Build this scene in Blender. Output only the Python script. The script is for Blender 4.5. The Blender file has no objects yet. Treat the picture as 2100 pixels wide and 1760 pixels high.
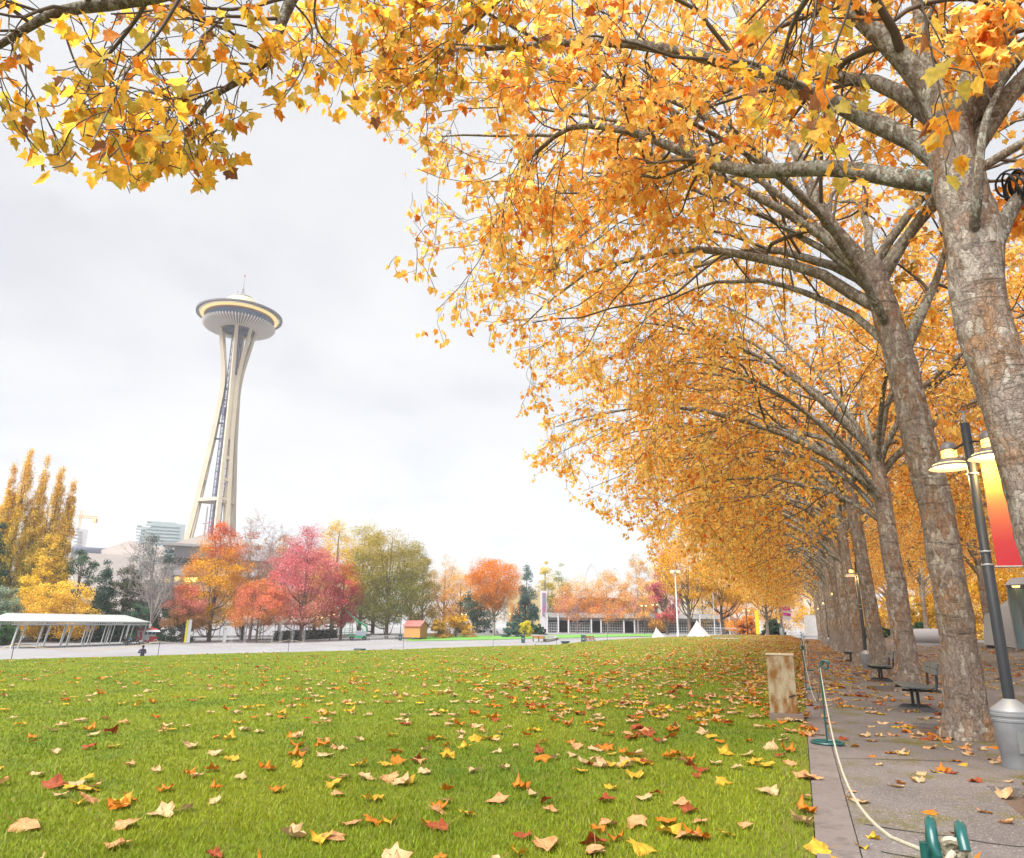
import bpy, bmesh, math, random
import numpy as np
from mathutils import Vector, Matrix

# ------------------------------------------------------------------ camera
F = 1474.0; TH = math.radians(15.4); RO = math.radians(0.7); EYE = 1.5
_fw = np.array([0, math.cos(TH), math.sin(TH)])
_r0 = np.array([1., 0, 0]); _u0 = np.array([0, -math.sin(TH), math.cos(TH)])
_rt = _r0 * math.cos(RO) + _u0 * math.sin(RO)
_up = _u0 * math.cos(RO) - _r0 * math.sin(RO)
CAM = np.array([0, 0, EYE])
sc = bpy.context.scene
col = sc.collection
cd = bpy.data.cameras.new('camera'); cam = bpy.data.objects.new('camera', cd); col.objects.link(cam)
cd.sensor_width = 36.0; cd.lens = F / 2100 * 36.0; cd.clip_end = 8000; cd.clip_start = 0.05
m = Matrix.Identity(4)
for i in range(3):
    m[i][0] = _rt[i]; m[i][1] = _up[i]; m[i][2] = -_fw[i]; m[i][3] = CAM[i]
cam.matrix_world = m
sc.camera = cam

# ------------------------------------------------------------------ light
EXPOSURE = 3.1
SUN_EL, SUN_AZ = math.radians(52), math.radians(-140)
sc.view_settings.view_transform = 'Standard'; sc.view_settings.look = 'None'
sc.view_settings.exposure = EXPOSURE; sc.view_settings.gamma = 1.0
sc.cycles.diffuse_bounces = 8; sc.cycles.max_bounces = 12
w = bpy.data.worlds.new('World'); sc.world = w; w.use_nodes = True
nt = w.node_tree; N = nt.nodes; L = nt.links
bg = N['Background']
sky = N.new('ShaderNodeTexSky'); sky.sky_type = 'NISHITA'; sky.sun_disc = False
sky.sun_elevation = SUN_EL; sky.sun_rotation = SUN_AZ
tc = N.new('ShaderNodeTexCoord'); sep = N.new('ShaderNodeSeparateXYZ')
L.new(tc.outputs['Generated'], sep.inputs[0])
def wmath(op, a, b=None):
    n = N.new('ShaderNodeMath'); n.operation = op
    for i, v in enumerate((a, b)):
        if v is None: continue
        if isinstance(v, (int, float)): n.inputs[i].default_value = v
        else: L.new(v, n.inputs[i])
    return n.outputs[0]
den = wmath('ADD', wmath('MAXIMUM', sep.outputs[2], 0.0), 0.16)
cmb = N.new('ShaderNodeCombineXYZ')
L.new(wmath('DIVIDE', sep.outputs[0], den), cmb.inputs[0]); L.new(wmath('DIVIDE', sep.outputs[1], den), cmb.inputs[1])
nz = N.new('ShaderNodeTexNoise'); nz.inputs['Scale'].default_value = 1.15; nz.inputs['Detail'].default_value = 7
nz.inputs['Roughness'].default_value = 0.52; nz.inputs['Distortion'].default_value = 0.4
L.new(cmb.outputs[0], nz.inputs['Vector'])
rp = N.new('ShaderNodeValToRGB'); L.new(nz.outputs[0], rp.inputs[0])
e = rp.color_ramp.elements
e[0].position = 0.36; e[0].color = (1.36, 1.355, 1.385, 1)
e[1].position = 0.59; e[1].color = (1.68, 1.66, 1.63, 1)
x_ = e.new(0.47); x_.color = (1.55, 1.54, 1.545, 1)
mx = N.new('ShaderNodeMix'); mx.data_type = 'RGBA'; mx.inputs[0].default_value = 0.95
L.new(sky.outputs[0], mx.inputs[6]); L.new(rp.outputs[0], mx.inputs[7]); L.new(mx.outputs[2], bg.inputs[0])
bg.inputs[1].default_value = 0.064
sd = bpy.data.lights.new('sun', 'SUN'); sd.energy = 1.5; sd.angle = math.radians(50); sd.color = (1, 0.97, 0.92)
so = bpy.data.objects.new('sun', sd); col.objects.link(so)
_sd = Vector((math.sin(SUN_AZ) * math.cos(SUN_EL), math.cos(SUN_AZ) * math.cos(SUN_EL), math.sin(SUN_EL)))
so.rotation_euler = _sd.to_track_quat('Z', 'Y').to_euler()

# ------------------------------------------------------------------ mapping helpers
def ray(X, Y): return _fw + _rt * (X - 1050) / F + _up * (880 - Y) / F
def pd(X, Y, D):
    d = ray(X, Y); return CAM + d * D / math.hypot(d[0], d[1])
def proj(p):
    q = np.asarray(p) - CAM; wv = q @ _fw
    return 1050 + F * (q @ _rt) / wv, 880 - F * (q @ _up) / wv, wv
def horizon(X):
    lo, hi = 900., 1600.
    for _ in range(50):
        mm = (lo + hi) / 2
        if ray(X, mm)[2] > 0: lo = mm
        else: hi = mm
    return lo
def azpx(X):
    d = ray(X, horizon(X)); return math.atan2(d[0], d[1])
PA = azpx(1640)
SP, CP = math.sin(PA), math.cos(PA)
def P(l, s, z=0.): return np.array([s * SP + l * CP, s * CP - l * SP, z])

# terrain: columns of image x -> edge distance, edge height, then heights further out
TAB = [  # x,   d,   ze,  +2,   +12,  r5,   r6,   r7,  r8
    (-900, 38, -.45, -.9, -1.8, -2.4, -2.0, -1.8, -1.6),
    (0,    42, -.68, -1.0, -1.8, -2.5, -2.1, -1.9, -1.6),
    (300,  50, -.76, -1.1, -1.9, -2.6, -2.3, -1.8, -1.6),
    (600,  58, -.68, -1.0, -1.8, -2.5, -2.2, -1.75, -1.2),
    (830,  62, -.42, -.8, -1.5, -2.0, -1.7, -1.0, -.4),
    (1012, 66, -.22, -.5, -1.0, -1.4, -1.2, -.6, .3),
    (1141, 68, -.08, -.3, -.7, -.9, -.7, -.2, .5),
    (1300, 95, .22, .1, .05, .1, .2, .35, .5),
    (1500, 108, .62, .6, .55, .5, .5, .5, .5),
    (1620, 112, .58, .57, .55, .5, .5, .5, .5),
    (1640, 114, .35, .36, .36, .4, .4, .4, .5),
    (2100, 114, .35, .36, .36, .4, .4, .4, .5),
]
_ta = np.array([azpx(t[0]) for t in TAB]); _tv = np.array([t[1:] for t in TAB], float)
for _k, _y in enumerate((None, 1352.5, 1345, 1337, 1331.5, 1325, 1322, 1309, 1301.5, 1303)):    # edge heights seen from the camera
    if _y is not None: _tv[_k, 1] = pd(TAB[_k][0], _y, TAB[_k][1])[2]
_tv[0, 1] = _tv[1, 1]
def edge_d(az): return np.interp(az, _ta, _tv[:, 0])
def terr(x, y):
    x = np.atleast_1d(np.asarray(x, float)); y = np.atleast_1d(np.asarray(y, float))
    az = np.arctan2(x, y); r = np.hypot(x, y)
    d = edge_d(az); Z = [np.interp(az, _ta, _tv[:, k]) for k in range(1, 8)]
    R = [d, d + 2, d + 12, np.maximum(85, d + 18), np.maximum(112, d + 24), np.maximum(150, d + 40), np.maximum(200, d + 80)]
    z = Z[0] * np.clip(r / d, 0, 1) ** 1.5
    for k in range(6):
        t = np.clip((r - R[k]) / (R[k + 1] - R[k]), 0, 1)
        z = np.where(r > R[k], Z[k] + (Z[k + 1] - Z[k]) * t, z)
    l = x * CP - y * SP
    s = x * SP + y * CP
    z = z + np.where(l > 3, np.clip((l - 3) * 0.07, 0, .55), 0) * np.clip(s / 15, 0, 1)
    front = np.clip((y + 2) / 6, 0, 1)
    return z * front
def tz(x, y): return float(terr(x, y)[0])
def G(X, D):
    a = azpx(X); x, y = D * math.sin(a), D * math.cos(a)
    return np.array([x, y, tz(x, y)])
def PG(l, s):
    p = P(l, s); p[2] = tz(p[0], p[1]); return p
def mpp(p): return float((np.asarray(p) - CAM) @ _fw) / F
def top_h(X, Y, D, z): return pd(X, Y, D)[2] - z

# ------------------------------------------------------------------ object helpers
def empty(name, loc, label, cat, group=None, rz=0.):
    o = bpy.data.objects.new(name, None); col.objects.link(o)
    o.location = Vector([float(v) for v in loc]); o.rotation_euler = (0, 0, rz); o.empty_display_size = .2
    o['label'] = label; o['category'] = cat
    if group: o['group'] = group
    return o
def tag(o, label, cat, group=None):
    o['label'] = label; o['category'] = cat
    if group: o['group'] = group
    return o
def structure(o, kind='structure'):
    o['kind'] = kind; return o
def link(name, me, parent=None):
    o = bpy.data.objects.new(name, me); col.objects.link(o)
    if parent is not None: o.parent = parent
    return o
def np_mesh(name, V, faces, mat, colr=None, smooth=False):
    """faces: list of int arrays (n,3) or (n,4)"""
    me = bpy.data.meshes.new(name)
    V = np.asarray(V, np.float32)
    me.vertices.add(len(V)); me.vertices.foreach_set('co', V.ravel())
    nl = sum(f.size for f in faces); npoly = sum(len(f) for f in faces)
    idx = np.concatenate([f.ravel() for f in faces]).astype(np.int32)
    tot = np.concatenate([np.full(len(f), f.shape[1]) for f in faces]).astype(np.int32)
    st = np.concatenate([[0], np.cumsum(tot)[:-1]]).astype(np.int32)
    me.loops.add(nl); me.loops.foreach_set('vertex_index', idx)
    me.polygons.add(npoly); me.polygons.foreach_set('loop_start', st)
    if colr is not None:
        at = me.color_attributes.new('Col', 'FLOAT_COLOR', 'POINT')
        c4 = np.ones((len(V), 4), np.float32); c4[:, :3] = colr
        at.data.foreach_set('color', c4.ravel())
    me.polygons.foreach_set('use_smooth', np.full(npoly, smooth))
    me.update(calc_edges=True)
    if isinstance(mat, (list, tuple)):
        for k in mat: me.materials.append(k)
    else: me.materials.append(mat)
    return me

class MB:
    """collects shapes into one mesh"""
    def __init__(s): s.v = []; s.f = []; s.n = 0
    def add(s, V, Fs):
        V = np.asarray(V, float); s.v.append(V)
        for f in Fs: s.f.append([i + s.n for i in f])
        s.n += len(V); return s
    def box(s, c, size, rz=0., tilt=None):
        x, y, z = [v / 2 for v in size]
        V = np.array([(a * x, b * y, c_ * z) for c_ in (-1, 1) for b in (-1, 1) for a in (-1, 1)])
        if tilt is not None: V = V @ np.array(tilt.to_3x3()).T
        if rz:
            R = np.array([[math.cos(rz), -math.sin(rz), 0], [math.sin(rz), math.cos(rz), 0], [0, 0, 1]]); V = V @ R.T
        return s.add(V + np.array(c), [(0, 2, 3, 1), (4, 5, 7, 6), (0, 1, 5, 4), (2, 6, 7, 3), (0, 4, 6, 2), (1, 3, 7, 5)])
    def tube(s, pts, rad, k=8, cap=True):
        pts = np.asarray(pts, float); n = len(pts)
        rad = np.full(n, rad) if np.isscalar(rad) else np.asarray(rad, float)
        V = tube_verts(pts, rad, k)
        Fs = []
        for i in range(n - 1):
            for j in range(k):
                a = i * k + j; b = i * k + (j + 1) % k
                Fs.append((a, b, b + k, a + k))
        if cap:
            Fs.append(tuple(range(k))[::-1]); Fs.append(tuple((n - 1) * k + j for j in range(k)))
        return s.add(V, Fs)
    def lathe(s, prof, k=24, c=(0, 0, 0), close=False, a0=0., a1=2 * math.pi):
        full = abs(a1 - a0 - 2 * math.pi) < 1e-6
        na = k if full else k + 1
        V = []; Fs = []
        for r, z in prof:
            for j in range(na):
                a = a0 + (a1 - a0) * j / k
                V.append((c[0] + r * math.cos(a), c[1] + r * math.sin(a), c[2] + z))
        m_ = len(prof)
        for i in range(m_ if close else m_ - 1):
            i2 = (i + 1) % m_
            for j in range(k):
                j2 = (j + 1) % na
                Fs.append((i * na + j, i * na + j2, i2 * na + j2, i2 * na + j))
        return s.add(V, Fs)
    def prism(s, poly, z0, z1, M=None):
        n = len(poly)
        V = [(p[0], p[1], z0) for p in poly] + [(p[0], p[1], z1) for p in poly]
        V = np.array(V, float)
        if M is not None: V = V @ np.array(M.to_3x3()).T + np.array(M.translation)
        Fs = [tuple(range(n))[::-1], tuple(range(n, 2 * n))] + [(i, (i + 1) % n, n + (i + 1) % n, n + i) for i in range(n)]
        return s.add(V, Fs)
    def sphere(s, c, r, k=12, sq=(1, 1, 1)):
        V = []; Fs = []
        h = max(4, k // 2)
        for i in range(h + 1):
            t = math.pi * i / h
            for j in range(k):
                a = 2 * math.pi * j / k
                V.append((c[0] + r * sq[0] * math.sin(t) * math.cos(a), c[1] + r * sq[1] * math.sin(t) * math.sin(a), c[2] + r * sq[2] * math.cos(t)))
        for i in range(h):
            for j in range(k):
                Fs.append((i * k + j, (i + 1) * k + j, (i + 1) * k + (j + 1) % k, i * k + (j + 1) % k))
        return s.add(V, Fs)
    def torus(s, c, R, r, k=24, q=8, M=None):
        V = []; Fs = []
        for i in range(k):
            a = 2 * math.pi * i / k
            for j in range(q):
                b = 2 * math.pi * j / q
                V.append(((R + r * math.cos(b)) * math.cos(a), (R + r * math.cos(b)) * math.sin(a), r * math.sin(b)))
                Fs.append((i * q + j, ((i + 1) % k) * q + j, ((i + 1) % k) * q + (j + 1) % q, i * q + (j + 1) % q))
        V = np.array(V)
        if M is not None: V = V @ np.array(M.to_3x3()).T
        return s.add(V + np.array(c), Fs)
    def build(s, name, mat, parent=None, smooth=False, bevel=0.):
        me = bpy.data.meshes.new(name)
        me.from_pydata(np.concatenate(s.v).tolist(), [], s.f)
        if bevel:
            bm = bmesh.new(); bm.from_mesh(me)
            bmesh.ops.bevel(bm, geom=bm.edges[:], offset=bevel, segments=2, affect='EDGES', clamp_overlap=True, profile=.6)
            bm.to_mesh(me); bm.free()
        me.materials.append(mat)
        if smooth:
            me.polygons.foreach_set('use_smooth', np.full(len(me.polygons), True))
            me.set_sharp_from_angle(angle=math.radians(40))
        me.update()
        return link(name, me, parent)

def tube_verts(pts, rad, k):
    n = len(pts)
    T = np.empty_like(pts); T[1:-1] = pts[2:] - pts[:-2]; T[0] = pts[1] - pts[0]; T[-1] = pts[-1] - pts[-2]
    T /= np.linalg.norm(T, axis=1, keepdims=True) + 1e-12
    ref = np.array([0, 0, 1.]) if abs(T[:, 2]).mean() < .8 else np.array([1., 0, 0])
    A = np.cross(T, ref); A /= np.linalg.norm(A, axis=1, keepdims=True) + 1e-12
    B = np.cross(T, A)
    th = np.arange(k) * 2 * math.pi / k
    V = pts[:, None, :] + rad[:, None, None] * (A[:, None, :] * np.cos(th)[None, :, None] + B[:, None, :] * np.sin(th)[None, :, None])
    return V.reshape(-1, 3)
def bez(pts, n=24):
    """smooth curve (Catmull-Rom) through points"""
    p = np.asarray(pts, float); p = np.vstack([2 * p[0] - p[1], p, 2 * p[-1] - p[-2]])
    out = []
    segs = len(p) - 3
    for t in np.linspace(0, segs - 1e-6, n):
        i = int(t); u = t - i
        a, b, c, d = p[i:i + 4]
        out.append(.5 * (2 * b + (c - a) * u + (2 * a - 5 * b + 4 * c - d) * u * u + (3 * b - a - 3 * c + d) * u ** 3))
    return np.array(out)

# ------------------------------------------------------------------ materials
def mat(name, c, rough=.7, c2=None, scale=3., var=.5, bump=0., bscale=30., metal=0., emit=None, estr=0., stretch=None, detail=5.):
    mt = bpy.data.materials.new(name); mt.use_nodes = True
    n = mt.node_tree.nodes; l = mt.node_tree.links; b = n['Principled BSDF']
    b.inputs['Roughness'].default_value = rough; b.inputs['Metallic'].default_value = metal
    if rough > .5: b.inputs['Specular IOR Level'].default_value = .25
    b.inputs['Base Color'].default_value = (*c, 1)
    t = n.new('ShaderNodeTexCoord'); src = t.outputs['Object']
    if stretch:
        mp = n.new('ShaderNodeMapping'); mp.inputs['Scale'].default_value = stretch; l.new(src, mp.inputs[0]); src = mp.outputs[0]
    if c2 is not None:
        z = n.new('ShaderNodeTexNoise'); z.inputs['Scale'].default_value = scale; z.inputs['Detail'].default_value = detail
        z.inputs['Roughness'].default_value = .65
        l.new(src, z.inputs['Vector'])
        r = n.new('ShaderNodeValToRGB'); l.new(z.outputs[0], r.inputs[0])
        r.color_ramp.elements[0].position = .5 - var / 2; r.color_ramp.elements[1].position = .5 + var / 2
        r.color_ramp.elements[0].color = (*c, 1); r.color_ramp.elements[1].color = (*c2, 1)
        l.new(r.outputs[0], b.inputs['Base Color'])
    if bump:
        z2 = n.new('ShaderNodeTexNoise'); z2.inputs['Scale'].default_value = bscale; z2.inputs['Detail'].default_value = 6
        l.new(src, z2.inputs['Vector'])
        bp = n.new('ShaderNodeBump'); bp.inputs['Strength'].default_value = bump; bp.inputs['Distance'].default_value = .02
        l.new(z2.outputs[0], bp.inputs['Height']); l.new(bp.outputs[0], b.inputs['Normal'])
    if emit is not None:
        b.inputs['Emission Color'].default_value = (*emit, 1); b.inputs['Emission Strength'].default_value = estr
    return mt
def leaf_mat(name, trans=.5, rough=.55, vein=0.):
    mt = bpy.data.materials.new(name); mt.use_nodes = True
    n = mt.node_tree.nodes; l = mt.node_tree.links; b = n['Principled BSDF']
    a = n.new('ShaderNodeVertexColor'); a.layer_name = 'Col'
    src = a.outputs[0]
    if vein:
        t = n.new('ShaderNodeTexCoord'); z = n.new('ShaderNodeTexNoise'); z.inputs['Scale'].default_value = 38; z.inputs['Detail'].default_value = 4
        l.new(t.outputs['Object'], z.inputs['Vector'])
        h = n.new('ShaderNodeHueSaturation'); l.new(src, h.inputs['Color'])
        mr = n.new('ShaderNodeMapRange'); mr.inputs[1].default_value = .3; mr.inputs[2].default_value = .7; mr.inputs[3].default_value = 1 - vein; mr.inputs[4].default_value = 1 + vein
        l.new(z.outputs[0], mr.inputs[0]); l.new(mr.outputs[0], h.inputs['Value']); src = h.outputs[0]
    l.new(src, b.inputs['Base Color']); b.inputs['Roughness'].default_value = rough
    b.inputs['Specular IOR Level'].default_value = .2
    tr = n.new('ShaderNodeBsdfTranslucent'); l.new(src, tr.inputs[0])
    mxs = n.new('ShaderNodeMixShader'); mxs.inputs[0].default_value = trans
    l.new(b.outputs[0], mxs.inputs[1]); l.new(tr.outputs[0], mxs.inputs[2])
    l.new(mxs.outputs[0], n['Material Output'].inputs[0])
    return mt
def bark_mat(name, base, dark, pale, rust, pale_amt=.55, scale=1.):
    """flaking bark: warped cells of different age, rust stains, dark cracks and transverse wrinkles"""
    mt = bpy.data.materials.new(name); mt.use_nodes = True
    n = mt.node_tree.nodes; l = mt.node_tree.links; b = n['Principled BSDF']
    b.inputs['Roughness'].default_value = .92; b.inputs['Specular IOR Level'].default_value = .12
    t = n.new('ShaderNodeTexCoord')
    def noise(sc_, stretch, det=6, ro=.65, dist=0., src=None, outp=0):
        mp = n.new('ShaderNodeMapping'); mp.inputs['Scale'].default_value = stretch; l.new(src or t.outputs['Object'], mp.inputs[0])
        z = n.new('ShaderNodeTexNoise'); z.inputs['Scale'].default_value = sc_ * scale; z.inputs['Detail'].default_value = det
        z.inputs['Roughness'].default_value = ro; z.inputs['Distortion'].default_value = dist
        l.new(mp.outputs[0], z.inputs['Vector']); return z.outputs[outp]
    def mixc(fac, a, bcol):
        x = n.new('ShaderNodeMix'); x.data_type = 'RGBA'; l.new(fac, x.inputs[0])
        if isinstance(a, tuple): x.inputs[6].default_value = (*a, 1)
        else: l.new(a, x.inputs[6])
        x.inputs[7].default_value = (*bcol, 1); return x.outputs[2]
    def ramp(v, a, bb, lo=0., hi=1.):
        mr = n.new('ShaderNodeMapRange'); mr.inputs[1].default_value = a; mr.inputs[2].default_value = bb; mr.inputs[3].default_value = lo; mr.inputs[4].default_value = hi; l.new(v, mr.inputs[0]); return mr.outputs[0]
    def mth(op, a, c):
        x = n.new('ShaderNodeMath'); x.operation = op
        for k, v in enumerate((a, c)):
            if isinstance(v, (int, float)): x.inputs[k].default_value = v
            else: l.new(v, x.inputs[k])
        return x.outputs[0]
    # warped coordinates for the flakes
    wv = n.new('ShaderNodeVectorMath'); wv.operation = 'MULTIPLY_ADD'
    l.new(noise(6, (1, 1, 1), 5, .7, 0, None, 1), wv.inputs[0]); wv.inputs[1].default_value = (.16, .16, .22); l.new(t.outputs['Object'], wv.inputs[2])
    mp = n.new('ShaderNodeMapping'); mp.inputs['Scale'].default_value = (1, 1, .4); l.new(wv.outputs[0], mp.inputs[0])
    vo = n.new('ShaderNodeTexVoronoi'); vo.inputs['Scale'].default_value = 17 * scale; l.new(mp.outputs[0], vo.inputs['Vector'])
    ve = n.new('ShaderNodeTexVoronoi'); ve.feature = 'DISTANCE_TO_EDGE'; ve.inputs['Scale'].default_value = 17 * scale; l.new(mp.outputs[0], ve.inputs['Vector'])
    sp = n.new('ShaderNodeSeparateColor'); l.new(vo.outputs['Color'], sp.inputs[0])
    big = noise(1.5, (1, 1, .55), 4, .6, .5)
    cell = mth('ADD', mth('MULTIPLY', sp.outputs[0], .5), big)
    fine = noise(26, (1, 1, .5), 8, .75); mid = noise(7, (1, 1, .6), 8, .72)
    wr = noise(4.2, (.45, .45, 2.4), 7, .7, 1.1)
    c = mixc(ramp(noise(2.1, (1, 1, .5), 6, .7, .4), .47, .60), base, rust)
    c = mixc(ramp(cell, pale_amt + .27, pale_amt + .40), c, pale)
    c = mixc(ramp(mid, .54, .74), c, dark)
    c = mixc(ramp(wr, .60, .70, 0, .9), c, dark)
    c = mixc(ramp(ve.outputs['Distance'], .0, .06, .22, 0), c, dark)
    hs = n.new('ShaderNodeHueSaturation'); l.new(c, hs.inputs['Color']); l.new(ramp(fine, .3, .7, .55, 1.5), hs.inputs['Value'])
    l.new(hs.outputs[0], b.inputs['Base Color'])
    h = mth('ADD', mth('MULTIPLY', fine, .6), mth('ADD', mid, ramp(ve.outputs['Distance'], 0, .15, 0, .28)))
    h = mth('SUBTRACT', h, ramp(wr, .55, .72, 0, .8))
    bp = n.new('ShaderNodeBump'); bp.inputs['Strength'].default_value = 1.; bp.inputs['Distance'].default_value = .045
    l.new(h, bp.inputs['Height']); l.new(bp.outputs[0], b.inputs['Normal'])
    return mt

M_LEAF = leaf_mat('autumn_leaf', .66, .55, .22)
M_FALL = leaf_mat('fallen_leaf', .25, .6, .35)
M_FOL = leaf_mat('far_foliage', .35)
M_BLADE = leaf_mat('grass_blade', .4, .5)
M_BARK = bark_mat('plane_bark', (.235, .19, .158), (.088, .067, .054), (.35, .31, .26), (.25, .15, .088), .52)
M_LIMB = bark_mat('plane_limb_bark', (.21, .172, .135), (.075, .06, .046), (.38, .36, .30), (.20, .15, .10), .43, 1.5)
M_BARKF = mat('dark_bark', (.065, .05, .04), .9, (.15, .12, .09), 3)
M_BARKG = mat('grey_bark', (.16, .135, .13), .9, (.30, .26, .24), 2)
M_STEEL = mat('galvanised_steel', (.20, .21, .225), .45, (.27, .28, .30), 6, metal=.3)
M_DKGREY = mat('dark_grey_paint', (.014, .016, .021), .5, (.022, .025, .031), 4)
M_BLACK = mat('black_metal', (.012, .013, .015), .45, (.022, .022, .026), 8)
M_GREEN = mat('green_enamel', (.004, .05, .05), .3, (.008, .075, .07), 20)
M_ROPE = mat('white_rope', (.40, .37, .29), .9, (.30, .27, .2), 60, bump=.4, bscale=200)
M_ROPEY = mat('yellow_rope', (.55, .40, .12), .9, (.62, .52, .3), 60)
M_WHITE = mat('white_paint', (0.418, 0.435, 0.435), .5, (0.348, 0.365, 0.372), 1.5)
M_FABRIC = mat('white_fabric', (0.380, 0.364, 0.358), .8, (0.302, 0.291, 0.291), 2)
M_CONC = mat('concrete', (0.270, 0.263, 0.263), .85, (0.203, 0.196, 0.196), 2.5, bump=.2)
M_CREAM = mat('cream_paint', (.46, .395, .30), .6, (.40, .34, .255), .15)
M_RED = mat('red_paint', (.42, .015, .025), .4, (.33, .012, .02), 3)
M_DARKIN = mat('dark_interior', (.02, .022, .026), .6, (.035, .035, .04), 1)
M_GLASS = mat('dark_glass', (.025, .06, .13), .12, (.035, .085, .18), .4)
M_WARM = mat('warm_lamp', (.9, .7, .35), .5, emit=(1., .60, .16), estr=.17)
M_GLOW = mat('lamp_glow', (.9, .75, .4), .5, emit=(1., .72, .24), estr=.30)
M_YELLOW = mat('yellow_paint', (.50, .42, .01), .5, (.44, .37, .01), 3)

rng0 = np.random.default_rng(7)

# ================================================================== GROUND
def ground_mat(name, cols, scales, bump=.3, bscale=120., rough=.9):
    """cols: base, patch1, patch2, grain"""
    mt = bpy.data.materials.new(name); mt.use_nodes = True
    n = mt.node_tree.nodes; l = mt.node_tree.links; b = n['Principled BSDF']
    b.inputs['Roughness'].default_value = rough; b.inputs['Specular IOR Level'].default_value = .2
    t = n.new('ShaderNodeTexCoord'); cur = None
    for i, (c, s_, lo, hi) in enumerate(zip(cols[1:], scales, (.42, .52, .54), (.66, .63, .66))):
        z = n.new('ShaderNodeTexNoise'); z.inputs['Scale'].default_value = s_; z.inputs['Detail'].default_value = 8; z.inputs['Roughness'].default_value = .68
        l.new(t.outputs['Object'], z.inputs['Vector'])
        mr = n.new('ShaderNodeMapRange'); mr.inputs[1].default_value = lo; mr.inputs[2].default_value = hi; l.new(z.outputs[0], mr.inputs[0])
        x = n.new('ShaderNodeMix'); x.data_type = 'RGBA'; l.new(mr.outputs[0], x.inputs[0])
        if cur is None: x.inputs[6].default_value = (*cols[0], 1)
        else: l.new(cur, x.inputs[6])
        x.inputs[7].default_value = (*c, 1); cur = x.outputs[2]
    l.new(cur, b.inputs['Base Color'])
    z = n.new('ShaderNodeTexNoise'); z.inputs['Scale'].default_value = bscale; z.inputs['Detail'].default_value = 5
    l.new(t.outputs['Object'], z.inputs['Vector'])
    bp = n.new('ShaderNodeBump'); bp.inputs['Strength'].default_value = bump; bp.inputs['Distance'].default_value = .012
    l.new(z.outputs[0], bp.inputs['Height']); l.new(bp.outputs[0], b.inputs['Normal'])
    return mt
M_PLAZA = ground_mat('pale_concrete', [(0.206, 0.201, 0.210), (0.179, 0.174, 0.182), (0.224, 0.216, 0.224), (0.168, 0.164, 0.171)], (0.089, 0.335, 2.236), .1, 30)
M_LAWN = ground_mat('lawn_turf', [(.105, .138, .008), (.140, .160, .008), (.060, .098, .009), (.130, .115, .018)], (.35, 1.1, 14), .9, 160)
M_LAWN2 = ground_mat('far_turf', [(.10, .24, .05), (.12, .26, .045), (.08, .20, .04), (.12, .25, .05)], (.1, .4, 3), .4, 40)
M_ASPH = ground_mat('mossy_asphalt', [(.105, .091, .087), (.155, .137, .132), (.098, .083, .012), (.33, .30, .28)], (.55, 1.15, 62), 1., 120)
M_KERB = ground_mat('kerb_concrete', [(.135, .112, .105), (.16, .138, .13), (.10, .085, .08), (.185, .16, .15)], (1.5, 5, 90), .4, 200)
M_SOIL = ground_mat('pit_soil', [(.085, .058, .045), (.11, .075, .055), (.05, .035, .028), (.14, .09, .06)], (2, 6, 40), .9, 60)

def sheet(name, pts, quads, mt):
    return structure(link(name, np_mesh(name, pts, [np.array(quads)], mt, smooth=True)))
# base ground: one polar sheet to the horizon
az = np.linspace(-math.pi, math.pi, 241)[:-1]
rr = np.concatenate([[0.3], np.geomspace(1.5, 250, 110), np.geomspace(300, 1250, 8)])
A_, R_ = np.meshgrid(az, rr)
X_, Y_ = R_ * np.sin(A_), R_ * np.cos(A_)
Z_ = terr(X_.ravel(), Y_.ravel()) - .035
_l = (X_ * CP - Y_ * SP).ravel(); _s = (X_ * SP + Y_ * CP).ravel()
Z_ = Z_ - np.where((_l > -3) & (_l < 13.2) & (_s > -11) & (_s < 116), .25, 0)
na = len(az)
q = [(i * na + j, i * na + (j + 1) % na, (i + 1) * na + (j + 1) % na, (i + 1) * na + j) for i in range(len(rr) - 1) for j in range(na)]
g = sheet('ground', np.stack([X_.ravel(), Y_.ravel(), Z_], 1), q, M_PLAZA)
g['label'] = 'pale grey concrete plaza around the lawn'

# lawn: polar sheet up to the grass edge, bounded by the kerb line
az = np.concatenate([np.linspace(math.radians(-120), azpx(0), 30)[:-1], np.linspace(azpx(0), PA, 170)])
fr = np.concatenate([np.linspace(.005, .3, 50)[:-1], np.linspace(.3, 1, 60)])
A_, Fr = np.meshgrid(az, fr)
wob = 1 + .006 * np.sin(A_ * 60) + .004 * np.sin(A_ * 143 + 1)
R_ = Fr * edge_d(A_) * wob
X_, Y_ = R_ * np.sin(A_), R_ * np.cos(A_)
V = np.stack([X_.ravel(), Y_.ravel(), terr(X_.ravel(), Y_.ravel())], 1)
na = len(az)
for i in range(len(fr)):
    k = i * na + na - 1; V[k, 0] -= .03 * CP; V[k, 1] += .03 * SP
q = [(i * na + j, (i + 1) * na + j, (i + 1) * na + j + 1, i * na + j + 1) for i in range(len(fr) - 1) for j in range(na - 1)]
q += [(i, i, i, i) for i in ()]
rim_i = (len(fr) - 1) * na
nv = len(V); low = V[rim_i:rim_i + na].copy(); low[:, 2] -= .5
V = np.vstack([V, low]); q += [(rim_i + j, nv + j, nv + j + 1, rim_i + j + 1) for j in range(na - 1)]
q = [t[::-1] for t in q]
lawn = sheet('lawn', V, q, M_LAWN)

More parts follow.
